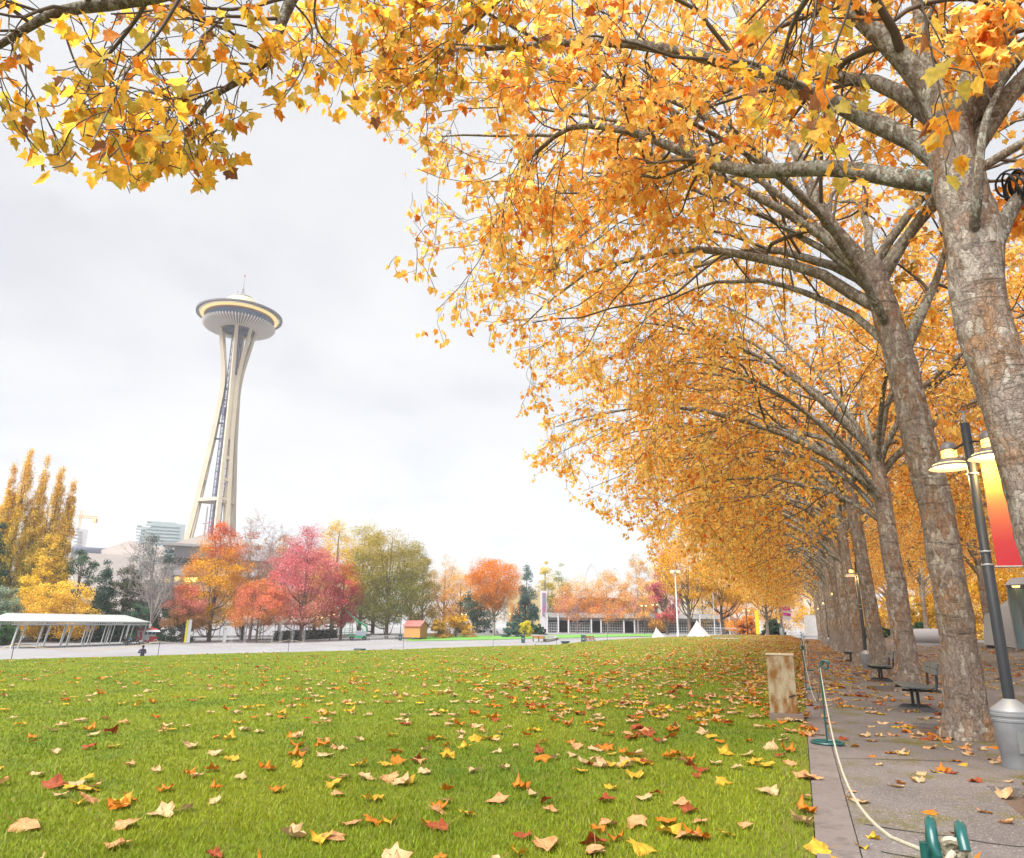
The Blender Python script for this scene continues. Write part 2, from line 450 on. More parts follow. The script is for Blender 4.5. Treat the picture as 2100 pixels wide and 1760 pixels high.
# far second lawn beyond the basin
XS = np.linspace(835, 1345, 40); pts = []
for k, X in enumerate(XS):
    u = k / 39
    for Dn in np.linspace(138 - 30 * max(0, u - .55), 168 - 10 * u, 6):
        p = G(X, Dn); p[2] += .03; pts.append(p)
q = [(k * 6 + i, (k + 1) * 6 + i, (k + 1) * 6 + i + 1, k * 6 + i + 1) for k in range(39) for i in range(5)]
sheet('far_lawn', np.array(pts), q, M_LAWN2)

# asphalt path with square tree pits left open
TREE_S = [8.0, 13.5, 22.3, 29.0, 36.2, 44., 51.5, 59., 67., 76., 86., 97., 108.]
TREE_L = [2.5, 2.27, 2.6, 2.5, 2.4, 2.45, 2.55, 2.45, 2.5, 2.45, 2.5, 2.5, 2.5]
pit = [(s, s - .95, s + 1.15) for s in TREE_S]
ls_ = [.27, .6, 1.0, 1.62, 2.3, 3.25, 4, 5, 6, 7, 8, 9.5, 11, 12.5, 14]
ss = sorted(set([-12, -8, -4, 0, 3, 5] + [v for p in pit for v in p[1:]] + [v for v in range(6, 119, 3) if all(abs(v - u) > .6 for p in pit for u in p[1:])] + [118]))
V = []; q = []
for s in ss:
    for l in ls_:
        p = PG(l, s); p[2] += .004; V.append(p)
nl = len(ls_)
for i in range(len(ss) - 1):
    for j in range(nl - 1):
        sm = (ss[i] + ss[i + 1]) / 2; lm = (ls_[j] + ls_[j + 1]) / 2
        if 1.62 < lm < 3.25 and any(a < sm < b for _, a, b in pit): continue
        q.append((i * nl + j, i * nl + j + 1, (i + 1) * nl + j + 1, (i + 1) * nl + j))
path = sheet('path', np.array(V), q, M_ASPH)
b = MB()
bs = MB()
for _, a, c in pit:
    for (l0, s0, l1, s1) in ((1.62, a, 3.25, a), (3.25, a, 3.25, c), (3.25, c, 1.62, c), (1.62, c, 1.62, a)):
        p, r_ = PG(l0, s0), PG(l1, s1)
        b.add([p + [0, 0, .004], r_ + [0, 0, .004], r_ - [0, 0, .11], p - [0, 0, .11]], [(0, 1, 2, 3)])
    n_ = 9; VV = []
    for i in range(n_):
        for j in range(n_):
            p = PG(1.6 + 1.67 * i / 8, a - .02 + (c - a + .04) * j / 8)
            p[2] += -.075 + .05 * math.exp(-((i - 4) ** 2 + (j - 4) ** 2) / 5) + .012 * math.sin(i * 3.1 + j * 2.3)
            VV.append(p)
    bs.add(VV, [(i * n_ + j, (i + 1) * n_ + j, (i + 1) * n_ + j + 1, i * n_ + j + 1) for i in range(8) for j in range(8)])
structure(b.build('path_edge', M_ASPH)); structure(bs.build('soil', M_SOIL, smooth=True))
# cracks along the asphalt
b = MB()
rc = np.random.default_rng(5)
for l0, s0, l1, s1 in ((.35, 7.0, 3.2, 6.3), (.4, 6.2, 2.4, 5.85), (.3, 10.2, 1.6, 10.6), (.3, 12.1, 1.6, 12.1), (.3, 17.8, 1.7, 18.3), (3.3, 12, 3.4, 30), (.3, 24.5, 1.7, 24.4)):
    n_ = 26; c0 = np.cumsum(rc.normal(0, .016, n_)); VV = []
    for i in range(n_):
        t = i / (n_ - 1); p = PG(l0 + (l1 - l0) * t, s0 + (s1 - s0) * t); off = P(0, c0[i]) if abs(l1 - l0) > abs(s1 - s0) else P(c0[i], 0)
        wv = P(0, .006 + .006 * rc.random()) if abs(l1 - l0) > abs(s1 - s0) else P(.01, 0)
        VV += [p + off - wv + [0, 0, .008], p + off + wv + [0, 0, .008]]
    b.add(VV, [(2 * i, 2 * i + 1, 2 * i + 3, 2 * i + 2) for i in range(n_ - 1)])
structure(b.build('path_joint', mat('crack_dark', (.025, .022, .02), .95)))
# kerb slabs
b = MB(); s = -8.
while s < 113:
    ln = 2.35 if s < 60 else 6
    p = PG(.12, s + ln / 2); p2 = PG(.12, s + .05); p3 = PG(.12, s + ln - .05)
    til = Matrix.Rotation(math.atan2(p3[2] - p2[2], ln), 4, 'X')
    b.box(p + [0, 0, -.03], (.285, ln - .028, .09), -PA, til); s += ln
structure(b.build('kerb', M_KERB, bevel=.006))
# crossing path at the far end of the avenue
V = []; q = []
for i, l in enumerate(np.linspace(-1.6, 16, 12)):
    for s in (104.5, 109.5):
        p = PG(l, s + 1.2 * math.sin(l * .3)); p[2] += .012; V.append(p)
sheet('cross_path', np.array(V), [(2 * i, 2 * i + 2, 2 * i + 3, 2 * i + 1) for i in range(11)], M_PLAZA)
# basin rim: low wall of the sunken fountain bowl, far and right side
bc = np.array([-37., 133.]); br = 45.
V = []; n_ = 90
a_ = np.linspace(math.radians(-20), math.radians(215), n_)
for a in a_:
    for dr, dz in ((0, -1.2), (0, .42), (.02, .45), (.55, .45), (.57, .42), (.57, -1)):
        x, y = bc[0] + (br + dr) * math.cos(a), bc[1] + (br + dr) * math.sin(a)
        x0, y0 = bc[0] + br * math.cos(a), bc[1] + br * math.sin(a)
        V.append((x, y, tz(x0, y0) + dz))
q = [(i * 6 + j, (i + 1) * 6 + j, (i + 1) * 6 + j + 1, i * 6 + j + 1) for i in range(n_ - 1) for j in range(5)]
q = [t[::-1] for t in q]
structure(link('basin_rim', np_mesh('basin_rim', np.array(V), [np.array(q)], M_CONC)))
V = []
for a in a_:
    for dr in (-1.5, 0):
        x, y = bc[0] + (br + dr) * math.cos(a), bc[1] + (br + dr) * math.sin(a); V.append((x, y, tz(x, y) + .0))
structure(link('basin_gutter', np_mesh('basin_gutter', np.array(V), [np.array([(2 * i, 2 * i + 1, 2 * i + 3, 2 * i + 2) for i in range(n_ - 1)])],
          mat('gutter', (.085, .085, .10), .8, (.12, .12, .135), .5))))

# ------------------------------------------------------------------ grass blades
def lowf(x, y): return .5 + .25 * (np.sin(x * 1.3 + 1.7 * np.sin(y * .6)) + np.sin(y * 1.1 + 1.3 * np.sin(x * .8 + 2)))
def grass():
    r = np.random.default_rng(3); n = 400000
    a = r.uniform(math.radians(-50), PA - .004, n); R = 3.6 * (85 / 3.6) ** (r.random(n) ** 1.2)
    x, y = R * np.sin(a), R * np.cos(a)
    l = x * CP - y * SP
    ok = (l < -.015 + .035 * np.sin((x * SP + y * CP) * 5) + .02 * np.sin((x * SP + y * CP) * 17)) & (R < edge_d(a) * .98) & (r.random(n) > .75 * np.clip(1 + l / .45, 0, 1) * (np.sin((x * SP + y * CP) * 2.3) > -.3)); x, y, R = x[ok], y[ok], R[ok]; n = len(x)
    z = terr(x, y)
    h = r.uniform(.018, .042, n) * (1 + .25 * r.random(n)) * (.8 + .5 * lowf(x * 3, y * 3)); wd = .0042 * (R / 5) ** .75 * r.uniform(.7, 1.4, n)
    t = r.uniform(0, 2 * math.pi, n); ld = r.uniform(0, 2 * math.pi, n); lean = r.uniform(.15, 1.0, n) * h
    sx, sy = np.cos(t) * wd, np.sin(t) * wd
    b0 = np.stack([x - sx, y - sy, z - .004], 1); b1 = np.stack([x + sx, y + sy, z - .004], 1)
    tip = np.stack([x + np.cos(ld) * lean, y + np.sin(ld) * lean, z + h], 1)
    V = np.stack([b0, b1, tip], 1).reshape(-1, 3)
    f = np.arange(3 * n).reshape(-1, 3)
    q = lowf(x, y)[:, None]; k = r.random((n, 1))
    c = np.array([.105, .172, .012]) * (1 - q) + np.array([.225, .256, .015]) * q
    c = c * (.86 + .55 * k); dry = r.random(n) < .07 + .5 * np.clip(1 + (x * CP - y * SP) / .5, 0, 1); c[dry] = np.array([.22, .19, .06])
    me = np_mesh('grass', V, [f], M_BLADE, np.repeat(c, 3, 0))
    o = structure(link('grass', me), 'stuff'); o['label'] = 'short green grass blades on the lawn'
grass()

# ------------------------------------------------------------------ fallen leaves
HALF = [(.0, .05), (.2, -.04), (.45, .08), (.39, .25), (.60, .50), (.34, .55), (.22, .74)]
OUT = np.array(HALF + [(0, 1.02)] + [(-x, y) for x, y in HALF[::-1][:-1]])
OUT[:, 1] -= .35
LEAFCOL = [('pale tan', (.44, .31, .165)), ('golden yellow', (.46, .29, .030)), ('bright orange', (.42, .145, .014)),
           ('rusty red', (.25, .055, .02)), ('peach coloured', (.46, .24, .11))]
def curled(r, c, petiole=True):
    """one curled leaf, unit width"""
    n = len(OUT); rings = [OUT * k for k in (.34, .7, 1.)]
    P2 = np.vstack([[[0, 0]]] + rings)
    a, b_, cx, cy = r.uniform(-.5, .9), r.uniform(-.3, .8), r.uniform(0, 2 * math.pi), r.uniform(.08, .3)
    d = P2 @ np.array([math.cos(cx), math.sin(cx)]); e_ = P2 @ np.array([-math.sin(cx), math.cos(cx)])
    rad = np.hypot(P2[:, 0], P2[:, 1])
    z = a * d ** 2 * 1.1 + b_ * e_ ** 2 * .7 + cy * rad * np.sin(5 * np.arctan2(P2[:, 1], P2[:, 0]) + cx) * .5 + .1 * r.normal(size=len(P2)) * rad * .5
    sq = 1 - .35 * np.abs(z)
    V = np.column_stack([P2[:, 0] * sq, P2[:, 1] * sq, z])
    V[:, 2] -= np.percentile(V[:, 2], 12)
    tri = [(0, 1 + i, 1 + (i + 1) % n) for i in range(n)]
    qd = [(1 + k * n + i, 1 + (k + 1) * n + i, 1 + (k + 1) * n + (i + 1) % n, 1 + k * n + (i + 1) % n) for k in range(2) for i in range(n)]
    C = np.tile(np.array(c), (len(V), 1)) * (1 + r.normal(0, .12, (len(V), 1)))
    edge = (rad > .45)[:, None]; C = np.where(edge, C * np.array([.92, .72, .6]), C)
    if petiole:
        p0 = np.array([0, -.3, V[0, 2]]); p1 = np.array([r.uniform(-.25, .25), -.75, V[0, 2] + r.uniform(.05, .35)]); k = len(V)
        V = np.vstack([V, p0 + [.018, 0, 0], p0 - [.018, 0, 0], p1 + [.012, 0, 0], p1 - [.012, 0, 0]])
        qd.append((k, k + 1, k + 3, k + 2)); C = np.vstack([C, np.tile([.25, .13, .05], (4, 1))])
    return V, np.array(tri), np.array(qd), np.clip(C, .005, .9)
def fallen():
    r = np.random.default_rng(21)
    cand = []
    for _ in range(110000):
        if r.random() < .72:
            l = -46 * r.random() ** 1.6; s = 3.5 + 106 * r.random() ** 1.15
            jac = (1.6 * 46 * (-l / 46 + 1e-4) ** (.6 / 1.6)) * (1.15 * 106 * ((s - 3.5) / 106 + 1e-4) ** (.15 / 1.15)) / .72
            dn = .10 + .22 * math.exp(l / 22) + 1.15 * math.exp(l / 7) + 3.2 * math.exp(l / 6) * min(1, max(0, (s - 9) / 14))
        else:
            l = .02 + 11 * r.random() ** 1.7; s = 3.5 + 106 * r.random()
            jac = 1.7 * 11 * ((l - .02) / 11 + 1e-4) ** (.7 / 1.7) * 106 / .28
            dn = 1.5 if l < .27 else 2.6 if l < 4 else .7
            dn *= min(1.6, .75 + s / 40)
        pr = dn * jac / 110000
        clump = .55 + .9 * (math.sin(l * 2.1 + 3 * math.sin(s * .7)) * math.sin(s * 1.7 + 2 * math.sin(l)) > .05)
        if r.random() < pr * clump * ((4.9 * (.5 + .5 * math.exp(l / 10)) - 1.6 * math.exp(l / 12) * min(1, max(0, (s - 16) / 14))) if l < 0 else 2.1):
            p = PG(l, s)
            if math.hypot(p[0], p[1]) > edge_d(math.atan2(p[0], p[1])) * .985 and l < 0: continue
            x, y, dep = proj(p)
            if dep < .5: continue
            if not (-60 < x < 2160 and y < 1810): continue
            cand.append((l, s, p, dep))
    ind = sorted(cand, key=lambda t: t[3]); near, far = ind[:296], ind[296:]
    protos = {}
    wts = [.34, .2, .2, .10, .16]
    for ci, (cn, c) in enumerate(LEAFCOL):
        for k in range(5):
            V, T, Q, C = curled(r, c)
            protos[ci, k] = np_mesh('fallen_leaf', V, [T, Q], M_FALL, C, smooth=False)
    for l, s, p, dep in near:
        ci = r.choice(5, p=wts); k = r.integers(5)
        o = link('fallen_leaf', protos[ci, k])
        sz = r.uniform(.10, .19) * (1.12 if l < 0 else 1)
        surf = 'green lawn' if l < 0 else 'concrete kerb' if l < .27 else 'asphalt path'
        lift = .03 if l < 0 else .018 if l < .27 else .006
        if l > 0 and 1.62 < l < 3.25 and any(a < s < b_ for _, a, b_ in pit): lift = -.05
        o.location = Vector((p[0], p[1], p[2] + lift)); o.rotation_euler = (r.normal(0, .22), r.normal(0, .22), r.uniform(0, 6.28)); o.scale = (sz, sz, sz * r.uniform(.9, 1.6))
        cn = LEAFCOL[ci][0]
        tag(o, f'{cn} curled leaf fallen on the {surf}', 'fallen leaf', f'{cn} leaves fallen on the {surf}')
    Vs, Ts, Qs, Cs, n0 = [], [], [], [], 0
    bank = [[curled(r, c, False) for _ in range(4)] for _, c in LEAFCOL]
    for l, s, p, dep in far:
        V, T, Q, C = bank[r.choice(5, p=wts)][r.integers(4)]
        sz = r.uniform(.12, .22); a = r.uniform(0, 6.28); ca, sa = math.cos(a) * sz, math.sin(a) * sz
        W = np.column_stack([V[:, 0] * ca - V[:, 1] * sa, V[:, 0] * sa + V[:, 1] * ca, V[:, 2] * sz * 1.5]) + p + [0, 0, .03 if l < 0 else .016 if l < .27 else .005]
        if l > 0 and 1.62 < l < 3.25 and any(a0 < s < b_ for _, a0, b_ in pit): W[:, 2] -= .055
        Vs.append(W); Ts.append(T + n0); Qs.append(Q + n0); Cs.append(C * r.uniform(.8, 1.15)); n0 += len(V)
    o = structure(link('leaf_litter', np_mesh('leaf_litter', np.vstack(Vs), [np.vstack(Ts), np.vstack(Qs)], M_FALL, np.vstack(Cs))), 'stuff')
    o['label'] = 'distant scatter of small fallen leaves over lawn and path'
    print('fallen', len(near), len(far))
fallen()

# ================================================================== TREES
LF = OUT.copy(); LF[:, 1] += .35          # leaf outline with its base at the origin
LFV = np.column_stack([LF[:, 0], LF[:, 1], .22 * np.abs(LF[:, 0]) - .12 * LF[:, 1] ** 2])
LFV = np.vstack([[[0, .36, .0]], LFV]); NLF = len(LFV)
LFT = np.array([(0, 1 + i, 1 + (i + 1) % (NLF - 1)) for i in range(NLF - 1)])
AUT = [((.93, .54, .12), .42), ((.94, .64, .18), .26), ((.88, .37, .06), .26), ((.60, .15, .025), .04), ((.66, .50, .12), .04)]
def pick_cols(r, n, table, jit=.14):
    p = np.array([t[1] for t in table], float); i = r.choice(len(table), n, p=p / p.sum())
    c = np.array([t[0] for t in table])[i]
    return np.clip(c * (1 + r.normal(0, jit, (n, 1))), .003, .95)
def leaf_mesh(name, r, pos, ax, size, colr, mt, tv=LFV, tt=LFT):
    n = len(pos)
    ax = ax / (np.linalg.norm(ax, axis=1, keepdims=True) + 1e-9)
    nn = r.normal(size=(n, 3)); nn[:, 2] += .6
    s = np.cross(ax, nn); s /= np.linalg.norm(s, axis=1, keepdims=True) + 1e-9
    nn = np.cross(s, ax)
    k = len(tv)
    cz = r.uniform(-1.2, 2.2, n)[:, None, None]; cx = r.uniform(.7, 1.05, n)[:, None, None]
    V = pos[:, None, :] + size[:, None, None] * (tv[None, :, 0:1] * cx * s[:, None, :] + tv[None, :, 1:2] * ax[:, None, :] + tv[None, :, 2:3] * cz * nn[:, None, :])
    Fc = (np.arange(n)[:, None, None] * k + tt[None]).reshape(-1, tt.shape[1])
    return np_mesh(name, V.reshape(-1, 3), [Fc], mt, np.repeat(colr, k, 0))
class Skel:
    def __init__(s): s.t = {}; s.lp = []; s.ld = []
    def add(s, lvl, pts, rad, k): s.t.setdefault(lvl, []).append((pts, rad, k))
    def mesh(s, name, lvls, mt):
        Vs, Fs, n0 = [], [], 0
        for lv in lvls:
            for pts, rad, k in s.t.get(lv, []):
                V = tube_verts(pts, rad, k); n = len(pts)
                i = np.arange(n - 1)[:, None] * k; j = np.arange(k)[None]
                a = i + j; b_ = i + (j + 1) % k
                Fs.append(np.stack([a, b_, b_ + k, a + k], -1).reshape(-1, 4) + n0)
                Vs.append(V); n0 += len(V)
        return np_mesh(name, np.vstack(Vs), [np.vstack(Fs)], mt, smooth=True)
CFG = {1: dict(n=14, jit=.10, k=10), 2: dict(n=8, jit=.16, k=6, trop=-.22), 3: dict(n=6, jit=.2, k=4, trop=-.3), 4: dict(n=4, jit=.25, k=3, trop=-.3)}
def grow(S, r, p, d, L, rad, lvl, kids, e=None, maxl=4, r1=.3, leafn=9, minr=.005, cfg=CFG):
    c = cfg[lvl]; n = c['n']; d = np.array(d, float); d /= np.linalg.norm(d)
    pts = [np.array(p, float)]; st = L / (n - 1)
    az0 = math.atan2(d[1], d[0]); e0 = math.asin(max(-1, min(1, d[2])))
    for i in range(1, n):
        t = i / (n - 1)
        if e is not None:
            el = e0 + (e - e0) * t
            az0 += r.normal(0, c['jit'] * .6)
            d = np.array([math.cos(az0) * math.cos(el), math.sin(az0) * math.cos(el), math.sin(el)]) + r.normal(0, c['jit'] * .5, 3)
        else:
            d = d + r.normal(0, c['jit'], 3); d[2] += c['trop'] / n
        d /= np.linalg.norm(d); pts.append(pts[-1] + d * st)
    pts = np.array(pts); rads = np.maximum(rad * np.linspace(1, r1, n) ** .9, minr)
    S.add(lvl, pts, rads, c['k'])
    spawn(S, r, pts, rads, L, lvl, kids, maxl, leafn, minr, cfg)
def spawn(S, r, pts, rads, L, lvl, kids, maxl, leafn, minr, cfg, t0=None):
    n = len(pts)
    if lvl >= maxl - 1:
        m_ = leafn if lvl == maxl else max(2, leafn // 3)
        for _ in range(m_):
            t = r.uniform(.15 if lvl == maxl else .6, 1) * (n - 1); i = min(int(t), n - 2); u = t - i
            q_ = pts[i] * (1 - u) + pts[i + 1] * u
            dd = pts[i + 1] - pts[i]; dd = dd / (np.linalg.norm(dd) + 1e-9)
            o = r.normal(0, 1, 3); o /= np.linalg.norm(o)
            ax = dd * .5 + o * .8 + np.array([0, 0, -.75])
            ax /= np.linalg.norm(ax)
            S.lp.append(q_ + ax * .05 + o * .03); S.ld.append(ax)
    if lvl >= maxl: return
    nk = kids[lvl]
    if t0 is None: t0 = .22 if lvl == 1 else .15
    for j in range(nk):
        t = t0 + (1 - t0) * (j + r.random()) / nk
        tt = t * (n - 1); i = min(int(tt), n - 2); u = tt - i
        p = pts[i] * (1 - u) + pts[i + 1] * u
        d = pts[i + 1] - pts[i]; d /= np.linalg.norm(d) + 1e-9
        o = r.normal(0, 1, 3); o -= d * (o @ d); o[2] *= .75; o /= np.linalg.norm(o) + 1e-9
        an = r.uniform(.5, 1.15)
        cd_ = d * math.cos(an) + o * math.sin(an)
        ratio = {1: .50, 2: .46, 3: .46}[lvl]
        cl = L * ratio * (1.15 - .55 * t) * r.uniform(.75, 1.25)
        cr = (rads[i] * (1 - u) + rads[i + 1] * u) * r.uniform(.30, .46)
        grow(S, r, p, cd_, cl, max(cr, minr), lvl + 1, kids, None, maxl, .35, leafn, minr, cfg)
def trunk_mesh(name, pts, rads, mt, k=44, seed=0, flare=.62, lump=.065, rings=150):
    r = np.random.default_rng(seed)
    c = bez(pts, rings); t = np.linspace(0, len(pts) - 1, rings); rd = np.interp(t, np.arange(len(pts)), rads)
    h = c[:, 2] - c[0, 2]
    V = tube_verts(c, np.ones(rings), k).reshape(rings, k, 3)
    off = V - c[:, None, :]
    th = np.arange(k) * 2 * math.pi / k
    ph = r.uniform(0, 6.28, 12)
    nzv = sum(np.sin(th[None] * m1 + h[:, None] * f1 + ph[i]) * a for i, (m1, f1, a) in enumerate([(2, 1.1, .5), (3, -2.3, .35), (1, 3.1, .5), (5, 4.7, .28), (4, -7.3, .2), (0, 6.1, .35), (7, 9.9, .14), (9, -17., .10), (13, 23., .07), (6, 31., .09), (0, 27., .12)]))
    fl = flare * np.exp(-h / .33)[:, None] * (.75 + .35 * np.sin(th * 5 + ph[9])[None] + .2 * np.sin(th * 3 + ph[10])[None])
    V = c[:, None, :] + off * (rd[:, None] * (1 + lump * nzv + fl))[:, :, None]
    V = V.reshape(-1, 3)
    i = np.arange(rings - 1)[:, None] * k; j = np.arange(k)[None]
    a = i + j; b_ = i + (j + 1) % k
    return np_mesh(name, V, [np.stack([a, b_, b_ + k, a + k], -1).reshape(-1, 4)], mt, smooth=True)
LDIR = np.array([-CP, SP, 0.]); SDIR = np.array([SP, CP, 0.])      # towards the lawn, along the path
def hdir(ang, el):
    """direction: ang 0 = lawn side, 90 deg = along the path"""
    a = math.radians(ang); el = math.radians(el)
    h = LDIR * math.cos(a) + SDIR * math.sin(a)
    return h * math.cos(el) + np.array([0, 0, math.sin(el)])
LIMBS = [  # angle, e0, e1, length, start offset below the fork, radius
    (5, 52, -22, 9.6, .9, .15), (-28, 60, -12, 9.2, .2, .13), (32, 58, -15, 9.0, .4, .13), (-8, 70, 8, 9.0, 0, .13), (15, 78, 35, 8.0, 0, .13),
    (180, 55, -12, 8.6, .3, .14), (150, 62, 0, 8.2, .1, .12), (212, 62, -5, 8.2, .2, .12), (95, 62, 10, 6.5, 0, .11), (-92, 62, 10, 6.5, 0, .11),
    (200, 80, 50, 7.5, 0, .13), (-18, 66, -8, 9.4, .6, .10), (22, 68, -2, 9.2, 1.2, .10), (46, 60, -12, 8.6, 1.6, .10), (-46, 60, -10, 8.6, 1.3, .10), (10, 44, -26, 8.0, 1.9, .09)]
LIMBS = [(a, e0, e1, ln, dz, rd * .8) for a, e0, e1, ln, dz, rd in LIMBS]
def leaf_filter(S, off, keep):
    lp = np.array(S.lp); ld = np.array(S.ld)
    k = keep(lp + off); return lp[k], ld[k]
def plane_meshes(seed, tpts, trad, limbs=LIMBS, custom=(), leafn=10, kids={1: 8, 2: 7, 3: 4}, off=np.zeros(3), lsize=(.085, .145), table=AUT, keep=None):
    r = np.random.default_rng(seed); S = Skel()
    tp = np.array(tpts, float); top = tp[-1]
    for a, e0, e1, Ln, dz, rd in limbs:
        z = top[2] - dz - r.uniform(0, .3); t = bez(tp, 60); i = int(np.argmin(np.abs(t[:, 2] - z)))
        p = t[i]; d = hdir(a + r.normal(0, 7), e0 + r.normal(0, 4)); ln = Ln * r.uniform(.9, 1.1)
        grow(S, r, p, d, ln, rd, 1, kids, math.radians(e1 + r.normal(0, 5)), 4, .09, leafn)
    for pts, r0, r1, lv, kk, ls_lv, t0 in custom:
        c = bez(pts, 22); rads = np.linspace(r0, min(r1, .25 * r0), 22)
        S.add(lv, c, rads, 12 if lv == 1 else 6)
        Ln = float(np.linalg.norm(np.diff(c, axis=0), axis=1).sum()) * ls_lv
        spawn(S, r, c, rads, Ln, lv, kk, 4, leafn, .005, CFG, t0)
    if keep is not None:
        cut = []
        for pts, rad, k in S.t.get(1, []):
            bad = np.nonzero(~keep(pts + off, True))[0]; m_ = len(pts) if not len(bad) else max(4, int(bad[0]))
            cut.append((pts[:m_], np.minimum(rad[:m_], np.linspace(rad[0] * 1.02, .008 if m_ < len(pts) else rad[-1], m_)), k))
        S.t[1] = cut
        for lv in (2, 3, 4): S.t[lv] = [q_ for q_ in S.t.get(lv, []) if keep(q_[0][-1:] + off, True)[0]]
    lp, ld = np.array(S.lp), np.array(S.ld)
    far = np.linalg.norm(lp + off - CAM, axis=1) > 1.7
    if keep is not None: far &= keep(lp + off)
    lp, ld = lp[far], ld[far]
    n = len(lp); print('leaves', seed, n)
    crown = leaf_mesh('crown', r, lp, ld, r.uniform(*lsize, n), pick_cols(r, n, table), M_LEAF)
    return trunk_mesh('trunk', tp, trad, M_BARK, seed=seed), S.mesh('limbs', [1], M_LIMB), S.mesh('twigs', [2, 3, 4], M_BARKF), crown
def plane_tree(pos, meshes, label, group, rz=0., sc_=1.):
    o = empty('plane_tree', pos, label, 'tree', group, rz); o.scale = (sc_, sc_, sc_)
    for nm, me in zip(('trunk', 'limbs', 'twigs', 'crown'), meshes): link(nm, me, o)
    return o
_rk = np.random.default_rng(4)
def _pj(Pw):
    q = Pw - CAM; wv = q @ _fw; wq = np.where(np.abs(wv) < .3, .3, wv)
    return 1050 + F * (q @ _rt) / wq, 880 - F * (q @ _up) / wq, wv
def OVER(Pw, hard=False):
    X, Y, wv = _pj(Pw)
    lim = np.interp(X, [-300, 0, 60, 120, 300, 480, 520, 600, 700, 830, 900, 1100, 1500, 1560, 1990, 2100], [200, 230, 330, 385, 360, 370, 250, 215, 240, 250, 190, 160, 150, 480, 470, 300])
    ok = (wv < .3) | (Y < lim + 14 * np.sin(X * .05))
    return ok if hard else ok & (_rk.random(len(Y)) < np.interp(X, [500, 620, 900, 1500, 1560], [.46, 1, .9, .3, .60]))
def EDGE(Pw, hard=False):
    X, Y, wv = _pj(Pw)
    lim = np.interp(Y, [-100, 120, 230, 300, 400, 480, 640, 700, 735, 760, 850, 930, 1000, 1080, 1120], [500, 560, 740, 812, 850, 815, 815, 885, 990, 1085, 1075, 1050, 1130, 1250, 1330])
    return (wv < .3) | (X > lim + 16 * np.sin(Y * .043) + 9 * np.sin(Y * .17))
ROW = 'plane trees in a row along the path'
def base(i): return PG(TREE_L[i], TREE_S[i]) - np.array([0, 0, .06])
def onD(pxs, Ds, b0): return [pd(x, y, D) - b0 for (x, y), D in zip(pxs, Ds)]
# nearest tree: trunk and its visible limbs follow the photograph
B0 = base(0)
D0 = math.hypot(B0[0], B0[1])
t0p = [(0, 0, 0)] + onD([(2062, 800), (2012, 634), (1992, 480), (1966, 380), (1950, 262)], [D0] * 5, B0)
t0p.insert(1, tuple(np.array(t0p[1]) * [.5, .5, .5]))
fk = np.array(t0p[-1])
cust = [
    (onD([(1935, 372), (1860, 368), (1700, 345), (1520, 350), (1395, 309), (1290, 270), (1170, 262), (1080, 330)], [D0, D0, D0 + .2, D0 + .5, D0 + .8, D0 + 1.1, D0 + 1.4, D0 + 1.6], B0), .125, .03, 1, {1: 16, 2: 7, 3: 3}, .75, .45),
    (onD([(1950, 275), (1905, 190), (1842, 112), (1770, 45), (1700, -20), (1600, -90), (1480, -130)], [D0, D0, D0 - .1, D0 - .1, D0, D0 + .1, D0 + .3], B0), .155, .05, 1, {1: 14, 2: 7, 3: 3}, .8, .3),
    (onD([(1955, 290), (2000, 150), (2045, 37), (2080, -120), (2100, -350)], [D0, D0, D0, D0, D0 + .2], B0), .165, .07, 1, {1: 8, 2: 7, 3: 3}, .9, .3),
    (onD([(1993, 520), (1998, 470), (2004, 400), (2012, 300), (2025, 235), (2062, 150), (2085, 0), (2090, -120)], [D0, D0 - .22, D0 - .42, D0 - .48, D0 - .48, D0 - .45, D0 - .4, D0 - .4], B0), .06, .04, 1, {1: 5, 2: 6, 3: 3}, .5, .6),
    (onD([(2030, 520), (2080, 420), (2140, 360), (2260, 250)], [D0, D0 + .1, D0 + .2, D0 + .5], B0), .10, .05, 1, {1: 7, 2: 7, 3: 3}, 1.0, .4),
    (onD([(1950, 300), (1900, 120), (1880, 0), (1850, -160)], [D0 + .3, D0 + .6, D0 + .9, D0 + 1.3], B0), .13, .05, 1, {1: 9, 2: 7, 3: 3}, .8, .2),
]
lm0 = [(20, 60, -14, 8.4, .3, .12), (60, 62, 5, 7.5, .1, .11), (180, 58, -10, 7.5, .3, .12), (140, 62, 0, 7.5, .1, .11)]
M0 = plane_meshes(101, t0p, [.32, .285, .255, .245, .26, .255, .21], lm0, cust, off=B0, leafn=6, keep=EDGE)
plane_tree(B0, M0, 'nearest mottled plane tree, thick trunk leaving the frame beside the lit lamp post', ROW)
B1 = base(1); D1 = math.hypot(B1[0], B1[1])
t1p = [(0, 0, 0)] + onD([(1945, 1180), (1885, 900), (1832, 690), (1786, 545)], [D1] * 4, B1)
c1 = [(onD([(1790, 560), (1735, 500), (1690, 440), (1640, 330), (1560, 130), (1500, 0)], [D1, D1, D1, D1 + .2, D1 + .5, D1 + .8], B1), .17, .05, 1, {1: 12, 2: 7, 3: 3}, .8, .3),
      (onD([(1845, 740), (1890, 640), (1925, 560), (1960, 430)], [D1, D1 + .1, D1 + .4, D1 + .9], B1), .12, .05, 1, {1: 7, 2: 7, 3: 3}, 1., .4)]
M1 = plane_meshes(102, t1p, [.285, .255, .245, .24, .21], LIMBS[:4] + LIMBS[5:9] + LIMBS[11:15], c1, off=B1, leafn=5, keep=EDGE)
plane_tree(B1, M1, 'second plane tree in the row, its base between the nearest bench and the barrel lamp', ROW)
